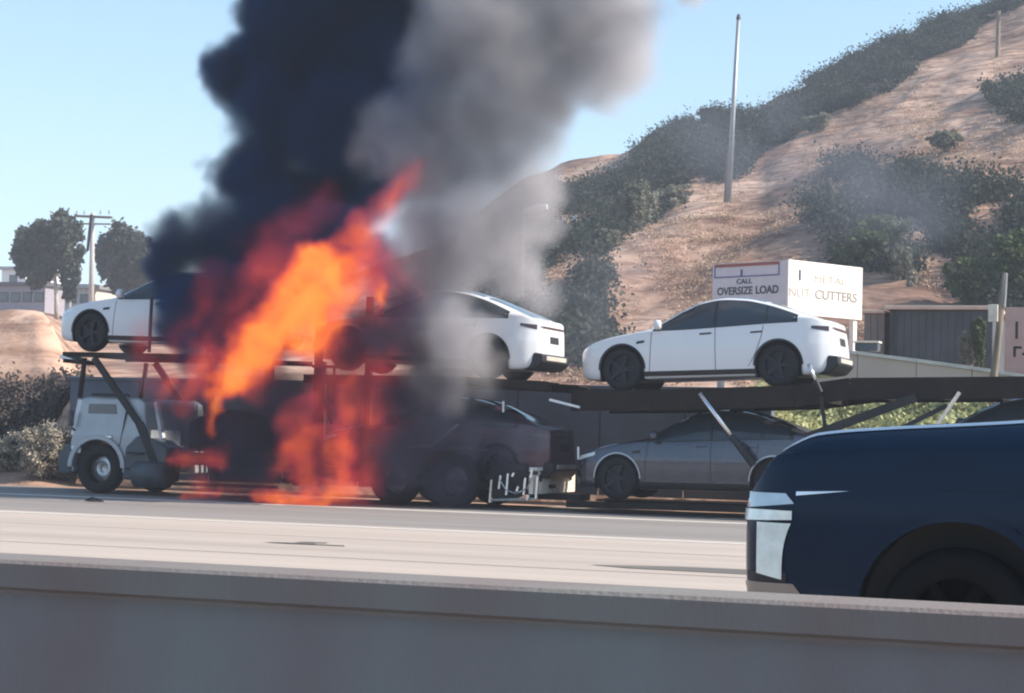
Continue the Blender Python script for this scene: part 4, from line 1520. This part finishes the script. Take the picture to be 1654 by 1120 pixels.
# ------------------------------------------------------------------ smoke and fire
def gn_volume(name, puffs, material, voxel, pad=.5, warp=((.55, .35), (1.7, .16)), edge=.5, gain=1., seed=0., fine=None, tongues=()):
    """a real density grid: union of soft balls, billowed by noise. puffs: (centre, radius, strength)"""
    ext = [(c, r) for c, r, _ in puffs] + [(t[0], t[2]) for t in tongues] + [(t[1], t[3]) for t in tongues]
    lo_ = Vector((min(c[k] - r for c, r in ext) - pad for k in range(3)))
    hi_ = Vector((max(c[k] + r for c, r in ext) + pad for k in range(3)))
    ng = bpy.data.node_groups.new(name, 'GeometryNodeTree')
    ng.interface.new_socket('Geometry', in_out='INPUT', socket_type='NodeSocketGeometry')
    ng.interface.new_socket('Geometry', in_out='OUTPUT', socket_type='NodeSocketGeometry')
    N, Lk = ng.nodes, ng.links

    def math_(op, a, b=None, c=None, clamp=False):
        nd = N.new('ShaderNodeMath')
        nd.operation = op
        nd.use_clamp = clamp
        for i, x in enumerate((a, b, c)):
            if x is None: continue
            if isinstance(x, (int, float)): nd.inputs[i].default_value = x
            else: Lk.new(x, nd.inputs[i])
        return nd.outputs[0]

    pos = N.new('GeometryNodeInputPosition').outputs[0]
    wv = pos
    for k, (sc_, am) in enumerate(warp):
        nz = N.new('ShaderNodeTexNoise')
        nz.inputs['Scale'].default_value = sc_
        nz.inputs['Detail'].default_value = 3
        off = N.new('ShaderNodeVectorMath')
        off.operation = 'ADD'
        Lk.new(pos, off.inputs[0])
        off.inputs[1].default_value = (seed + 7 * k, seed * 2, 3 * k)
        Lk.new(off.outputs[0], nz.inputs['Vector'])
        sb_ = N.new('ShaderNodeVectorMath')
        sb_.operation = 'SUBTRACT'
        Lk.new(nz.outputs['Color'], sb_.inputs[0])
        sb_.inputs[1].default_value = (.5, .5, .5)
        scn = N.new('ShaderNodeVectorMath')
        scn.operation = 'SCALE'
        Lk.new(sb_.outputs[0], scn.inputs[0])
        scn.inputs['Scale'].default_value = am * 2.6
        ad_ = N.new('ShaderNodeVectorMath')
        ad_.operation = 'ADD'
        Lk.new(wv, ad_.inputs[0])
        Lk.new(scn.outputs[0], ad_.inputs[1])
        wv = ad_.outputs[0]
    acc = None
    for a0, a1, ra, rb, st_ in tongues:
        def vm(op, x, y=None, scale=None):
            nd = N.new('ShaderNodeVectorMath')
            nd.operation = op
            for i, q in enumerate((x, y)):
                if q is None: continue
                if isinstance(q, (Vector, tuple)): nd.inputs[i].default_value = q
                else: Lk.new(q, nd.inputs[i])
            if scale is not None: Lk.new(scale, nd.inputs['Scale'])
            return nd.outputs['Value'] if op in ('DOT_PRODUCT', 'LENGTH') else nd.outputs[0]
        ba = a1 - a0
        pa = vm('SUBTRACT', wv, a0)
        hh = math_('DIVIDE', vm('DOT_PRODUCT', pa, ba), ba.length_squared, clamp=True)
        dd = vm('LENGTH', vm('SUBTRACT', pa, vm('SCALE', ba, None, hh)))
        rr_ = math_('MULTIPLY_ADD', hh, rb - ra, ra)
        v = math_('MULTIPLY', math_('SUBTRACT', 1., math_('DIVIDE', dd, rr_)), st_ / edge)
        v = math_('MINIMUM', v, st_)
        acc = v if acc is None else math_('MAXIMUM', acc, v)
    for c, r, st_ in puffs:
        dn = N.new('ShaderNodeVectorMath')
        dn.operation = 'DISTANCE'
        Lk.new(wv, dn.inputs[0])
        dn.inputs[1].default_value = c
        v = math_('MULTIPLY_ADD', dn.outputs['Value'], -st_ / r / edge, st_ / edge)     # st*(1-d/r)/edge
        v = math_('MINIMUM', v, st_)
        acc = v if acc is None else math_('SMOOTH_MAX', acc, v, .12) if False else (v if acc is None else math_('MAXIMUM', acc, v))
    acc = math_('MAXIMUM', acc, 0.)
    if fine:
        nz = N.new('ShaderNodeTexNoise')
        nz.inputs['Scale'].default_value = fine[0]
        nz.inputs['Detail'].default_value = 4
        Lk.new(wv, nz.inputs['Vector'])
        f_ = math_('MULTIPLY_ADD', nz.outputs['Fac'], fine[1], fine[2], clamp=True)
        acc = math_('MULTIPLY', acc, f_)
    acc = math_('MULTIPLY', acc, gain)
    vc = N.new('GeometryNodeVolumeCube')
    Lk.new(acc, vc.inputs['Density'])
    vc.inputs['Background'].default_value = 0
    vc.inputs['Min'].default_value = lo_
    vc.inputs['Max'].default_value = hi_
    for nm, k in (('Resolution X', 0), ('Resolution Y', 1), ('Resolution Z', 2)):
        vc.inputs[nm].default_value = max(8, int((hi_[k] - lo_[k]) / voxel))
    sm = N.new('GeometryNodeSetMaterial')
    sm.inputs['Material'].default_value = material
    Lk.new(vc.outputs[0], sm.inputs[0])
    go = N.new('NodeGroupOutput')
    Lk.new(sm.outputs[0], go.inputs[0])
    vd = bpy.data.volumes.new(name)
    vd.materials.append(material)
    o = bpy.data.objects.new(name, vd)
    C.objects.link(o)
    md = o.modifiers.new('grid', 'NODES')
    md.node_group = ng
    return o


def vol_mat(name, color, dens, aniso=0.):
    mt = bpy.data.materials.new(name)
    mt.use_nodes = True
    n, l = mt.node_tree.nodes, mt.node_tree.links
    n.clear()
    o = n.new('ShaderNodeOutputMaterial')
    p = n.new('ShaderNodeVolumePrincipled')
    p.inputs['Color'].default_value = (*color, 1)
    p.inputs['Density'].default_value = dens
    p.inputs['Anisotropy'].default_value = aniso
    l.new(p.outputs[0], o.inputs['Volume'])
    return mt


def fire_mat(name, dens, k):
    mt = bpy.data.materials.new(name)
    mt.use_nodes = True
    n, l = mt.node_tree.nodes, mt.node_tree.links
    n.clear()
    o = n.new('ShaderNodeOutputMaterial')
    p = n.new('ShaderNodeVolumePrincipled')
    p.inputs['Color'].default_value = (.15, .1, .08, 1)
    p.inputs['Density'].default_value = dens
    at = n.new('ShaderNodeAttribute')
    at.attribute_name = 'density'
    r = n.new('ShaderNodeValToRGB')
    e = r.color_ramp.elements
    e[0].position, e[0].color = 0, (.13, .008, .026, 1)
    e[1].position, e[1].color = .75, (.44, .088, .009, 1)
    x = e.new(.97)
    x.color = (.52, .16, .022, 1)
    x = e.new(.2)
    x.color = (.26, .020, .028, 1)
    x = e.new(.45)
    x.color = (.40, .055, .013, 1)
    l.new(at.outputs['Fac'], r.inputs[0])
    l.new(r.outputs[0], p.inputs['Emission Color'])
    mm = n.new('ShaderNodeMath')
    mm.operation = 'MULTIPLY'
    mm.inputs[1].default_value = k
    l.new(at.outputs['Fac'], mm.inputs[0])
    l.new(mm.outputs[0], p.inputs['Emission Strength'])
    l.new(p.outputs[0], o.inputs['Volume'])
    return mt


def puffs_px(lst, Y, jitter=.5):
    res = []
    for i, q in enumerate(lst):
        px, py, r = q[:3]
        dy = q[3] if len(q) > 3 else ((i * 37) % 11 / 5.5 - 1) * jitter
        st_ = q[4] if len(q) > 4 else 1.
        s = at_scale(Y + dy, px)
        res.append((P(px, py, Y + dy), r / s, st_))
    return res


black = [(600, 530, 56, -3.0, .30), (650, 500, 54, -3.0, .22), (570, 570, 44, -3.0, .3), (290, 510, 44, -3.3, .8), (300, 560, 36, -3.4, .6), (300, 400, 62, -2.4), (278, 378, 42, -2.4), (270, 440, 52, -2.6), (335, 380, 58, -2.2), (385, 405, 84, -1.8), (450, 385, 90, -1), (295, 500, 58, -2.8), (268, 545, 42, -2.8),
         (345, 540, 54, -2.8, .8), (360, 480, 56, -2.6), (310, 590, 40, -2.8, .8), (400, 500, 54, -2.6), (430, 560, 44, -2.7), (380, 560, 46, -2.7), (460, 470, 50, -2.2), (340, 620, 40, -2.8, .8),
         (385, 205, 30, 0, .3), (365, 262, 24, 0, .4), (352, 305, 24, 0, .5), (340, 240, 18, 0, .3),
         (430, 300, 78), (490, 335, 88), (550, 300, 86), (392, 290, 46), (410, 262, 64), (405, 125, 80), (360, 104, 46), (338, 100, 28), (440, 165, 80), (478, 210, 88),
         (500, 100, 120), (560, 190, 120), (625, 90, 120), (600, 255, 80), (520, 0, 130), (640, -30, 135), (460, 30, 70), (700, -70, 125), (580, -140, 150), (410, 60, 40),
         (680, 60, 100, .6), (440, 0, 70), (700, -200, 170), (610, 420, 50, 0, .8), (540, 400, 60, -.2), (400, 20, 40), (650, 170, 90), (680, 230, 60, 0, .8),
         (560, 380, 60, -1.6, .6), (610, 330, 60, -2.6, .10), (650, 240, 70, -2.6, .12), (690, 150, 80, -2.7, .10), (740, 60, 90, -2.7, .09), (800, -20, 90, -2.7, .07)]
low = [(305, 730, 44, -.7, .8), (270, 690, 34, -.7, .5), (470, 660, 56, -.5, 1), (400, 720, 60, -.5, 1), (440, 770, 50, -.6, 1), (290, 700, 36, -.4, .9), (330, 690, 50, -.2, 1), (450, 620, 56), (420, 690, 70), (400, 760, 60), (480, 700, 54), (500, 770, 40), (370, 720, 50, 0, .9), (530, 640, 40, 0, .7), (440, 800, 40),
       (360, 780, 40), (300, 640, 34, -.4, .7), (600, 720, 46, .3, .7), (650, 740, 70, 0, .7), (700, 690, 66, .2, .7), (770, 720, 56, .2, .5), (650, 650, 60, .1, .7), (730, 780, 60, 0, .45),
       (830, 720, 46, 0, .3), (560, 600, 40, 0, .5), (620, 550, 52, -.3, 1), (665, 560, 50, -.2, .8), (575, 555, 50, -.1, .8), (640, 500, 44, 0, .6), (590, 640, 40, .1, .5), (285, 670, 46, -.6, .9), (700, 620, 60, 0, .4)]
grey = [(765, 188, 96, .2), (815, 262, 70, .2), (690, 369, 60, .3), (740, 250, 90, .3), (680, 300, 60, .3), (680, 540, 56, -.1, .9), (720, 520, 60, -.2), (700, 265, 80),
        (700, 190, 80), (850, 125, 120), (945, 80, 110), (1000, 95, 76), (1010, 40, 70), (940, 30, 120), (800, 40, 130), (865, 215, 66), (720, 400, 96), (790, 370, 92),
        (835, 320, 66), (710, 470, 80), (830, 440, 50), (700, 600, 60, 0, .8), (750, 550, 70), (1110, -14, 40), (905, 170, 60), (655, 430, 40, 0, .6), (870, 380, 40, 0, .5),
        (850, -80, 140), (1000, -90, 90), (740, 610, 60, 0, .8), (680, 350, 50), (790, 610, 46, 0, .6), (990, 150, 44), (860, 300, 60, 0, .7), (720, 110, 90, .3, .8),
        (650, 200, 60, .3, .5), (860, 480, 40, 0, .35), (225, 600, 36, -.4, .25), (200, 575, 24, -.4, .2), (600, 240, 40, .4, .25), (880, 250, 40, 0, .5)]
drift = [(900, 470, 60, 4), (960, 520, 60, 6), (960, 440, 50, 10), (1040, 400, 60, 14), (1300, 280, 90, 40), (1380, 330, 100, 40), (1200, 250, 70, 40), (1480, 330, 100, 45),
         (1250, 190, 60, 50), (1400, 290, 70, 45), (1120, 220, 70, 40), (1320, 380, 60, 40), (920, 560, 70, 3), (1000, 470, 60, 8)]


def tongues_px(lst, Y):
    res = []
    for x0, y0, r0, x1, y1, r1, dy, st_ in lst:
        s = at_scale(Y + dy, x0)
        res.append((P(x0, y0, Y + dy), P(x1, y1, Y + dy), r0 / s, r1 / s, st_))
    return res


# bright body of the fire: it leans up to the right
fire_t = [(352, 695, 10, 352, 620, 32, -.3, 1), (356, 640, 32, 425, 545, 56, -.3, 1.4), (400, 580, 48, 490, 480, 62, -.2, 1.7), (450, 520, 52, 510, 435, 52, 0, 1.7), (500, 550, 48, 530, 440, 50, 0, 1.5),
          (525, 560, 36, 560, 430, 44, 0, .9), (540, 450, 50, 590, 365, 42, .1, .62), (575, 410, 46, 645, 300, 34, .1, .46), (600, 370, 34, 668, 265, 22, .2, .34),
          (610, 508, 8, 602, 470, 26, -.6, 1.3), (600, 780, 44, 602, 420, 58, .5, .36), (560, 780, 34, 565, 600, 50, .5, .42), (500, 790, 34, 480, 670, 44, -.3, .46), (545, 780, 26, 540, 700, 30, -.3, .55),
          (262, 655, 20, 275, 615, 30, -.5, .5), (300, 665, 26, 330, 585, 44, -.5, .42), (228, 600, 14, 236, 530, 28, -.5, .16), (290, 570, 36, 350, 470, 62, .2, .20),
          (350, 540, 44, 440, 440, 64, .3, .30), (400, 400, 34, 520, 340, 50, .9, .14), (278, 745, 16, 348, 738, 26, -.4, .6), (420, 802, 18, 565, 800, 24, -.8, .95),
          (300, 797, 12, 345, 796, 14, -.6, .6), (450, 760, 22, 500, 700, 36, -.2, .55), (640, 620, 32, 650, 470, 44, .5, .22), (250, 620, 30, 240, 560, 30, -.2, .2),
          (410, 640, 26, 440, 600, 30, .5, .5), (520, 640, 40, 560, 560, 44, .4, .4), (330, 790, 20, 430, 790, 24, .3, .35)]
hz = MB().box(-4200, 4200, -3200, 5200, -1.5, 130).build('haze', None)
hz.data.materials.append(vol_mat('haze_air', (.78, .87, 1.0), .0007))
tag(hz, 'thin pale haze in the air over the whole place', 'haze', kind='stuff')
S_black = vol_mat('soot_smoke', (.012, .06, .18), 6.)
S_low = vol_mat('low_soot_smoke', (.075, .075, .125), 5.)
S_grey = vol_mat('ash_grey_smoke', (.68, .65, .67), 4.6)
S_drift = vol_mat('drifting_smoke', (.36, .40, .50), .17)
o = gn_volume('black_smoke', puffs_px(black, 37.0, .8), S_black, .08, edge=.45, fine=(.9, 1.6, -.1), warp=((.45, .5), (1.5, .24), (4., .10), (9., .04)))
tag(o, 'thick navy-black smoke column boiling up from the burning truck', 'smoke', kind='stuff')
o = gn_volume('low_smoke', puffs_px(low, 34.1, .2), S_low, .08, edge=.8, seed=3, fine=(1.3, 1.8, -.25), warp=((.6, .4), (1.8, .2), (5., .08)))
tag(o, 'dark purple smoke hanging in front of the burning truck bed', 'smoke', kind='stuff')
o = gn_volume('grey_smoke', [(c_, r_ * 1.1, s_) for c_, r_, s_ in puffs_px(grey, 34.7, .4)], S_grey, .09, edge=.95, seed=5, fine=(.7, 1.3, .12), warp=((.45, .5), (1.5, .24), (4., .10), (9., .04)))
tag(o, 'pale grey smoke rolling over the middle white car and up to the right', 'smoke', kind='stuff')
o = gn_volume('drifting_smoke', puffs_px(drift, 46.0, 0), S_drift, .5, edge=1., seed=8, warp=((.12, 1.4), (.4, .5)), fine=(.3, 1.8, -.35))
tag(o, 'thin bluish smoke drifting in front of the brushy hillside', 'smoke', kind='stuff')
o = gn_volume('flames', [], fire_mat('flame', 3.5, 4.4), .05, edge=.75, seed=1, tongues=tongues_px(fire_t, 34.0),
              warp=((.9, .30), (2.6, .16), (6, .07), (12, .03)), fine=(2.6, 2.4, -.42))
tag(o, 'bright orange and red flames pouring out of the truck bed', 'fire', kind='stuff')
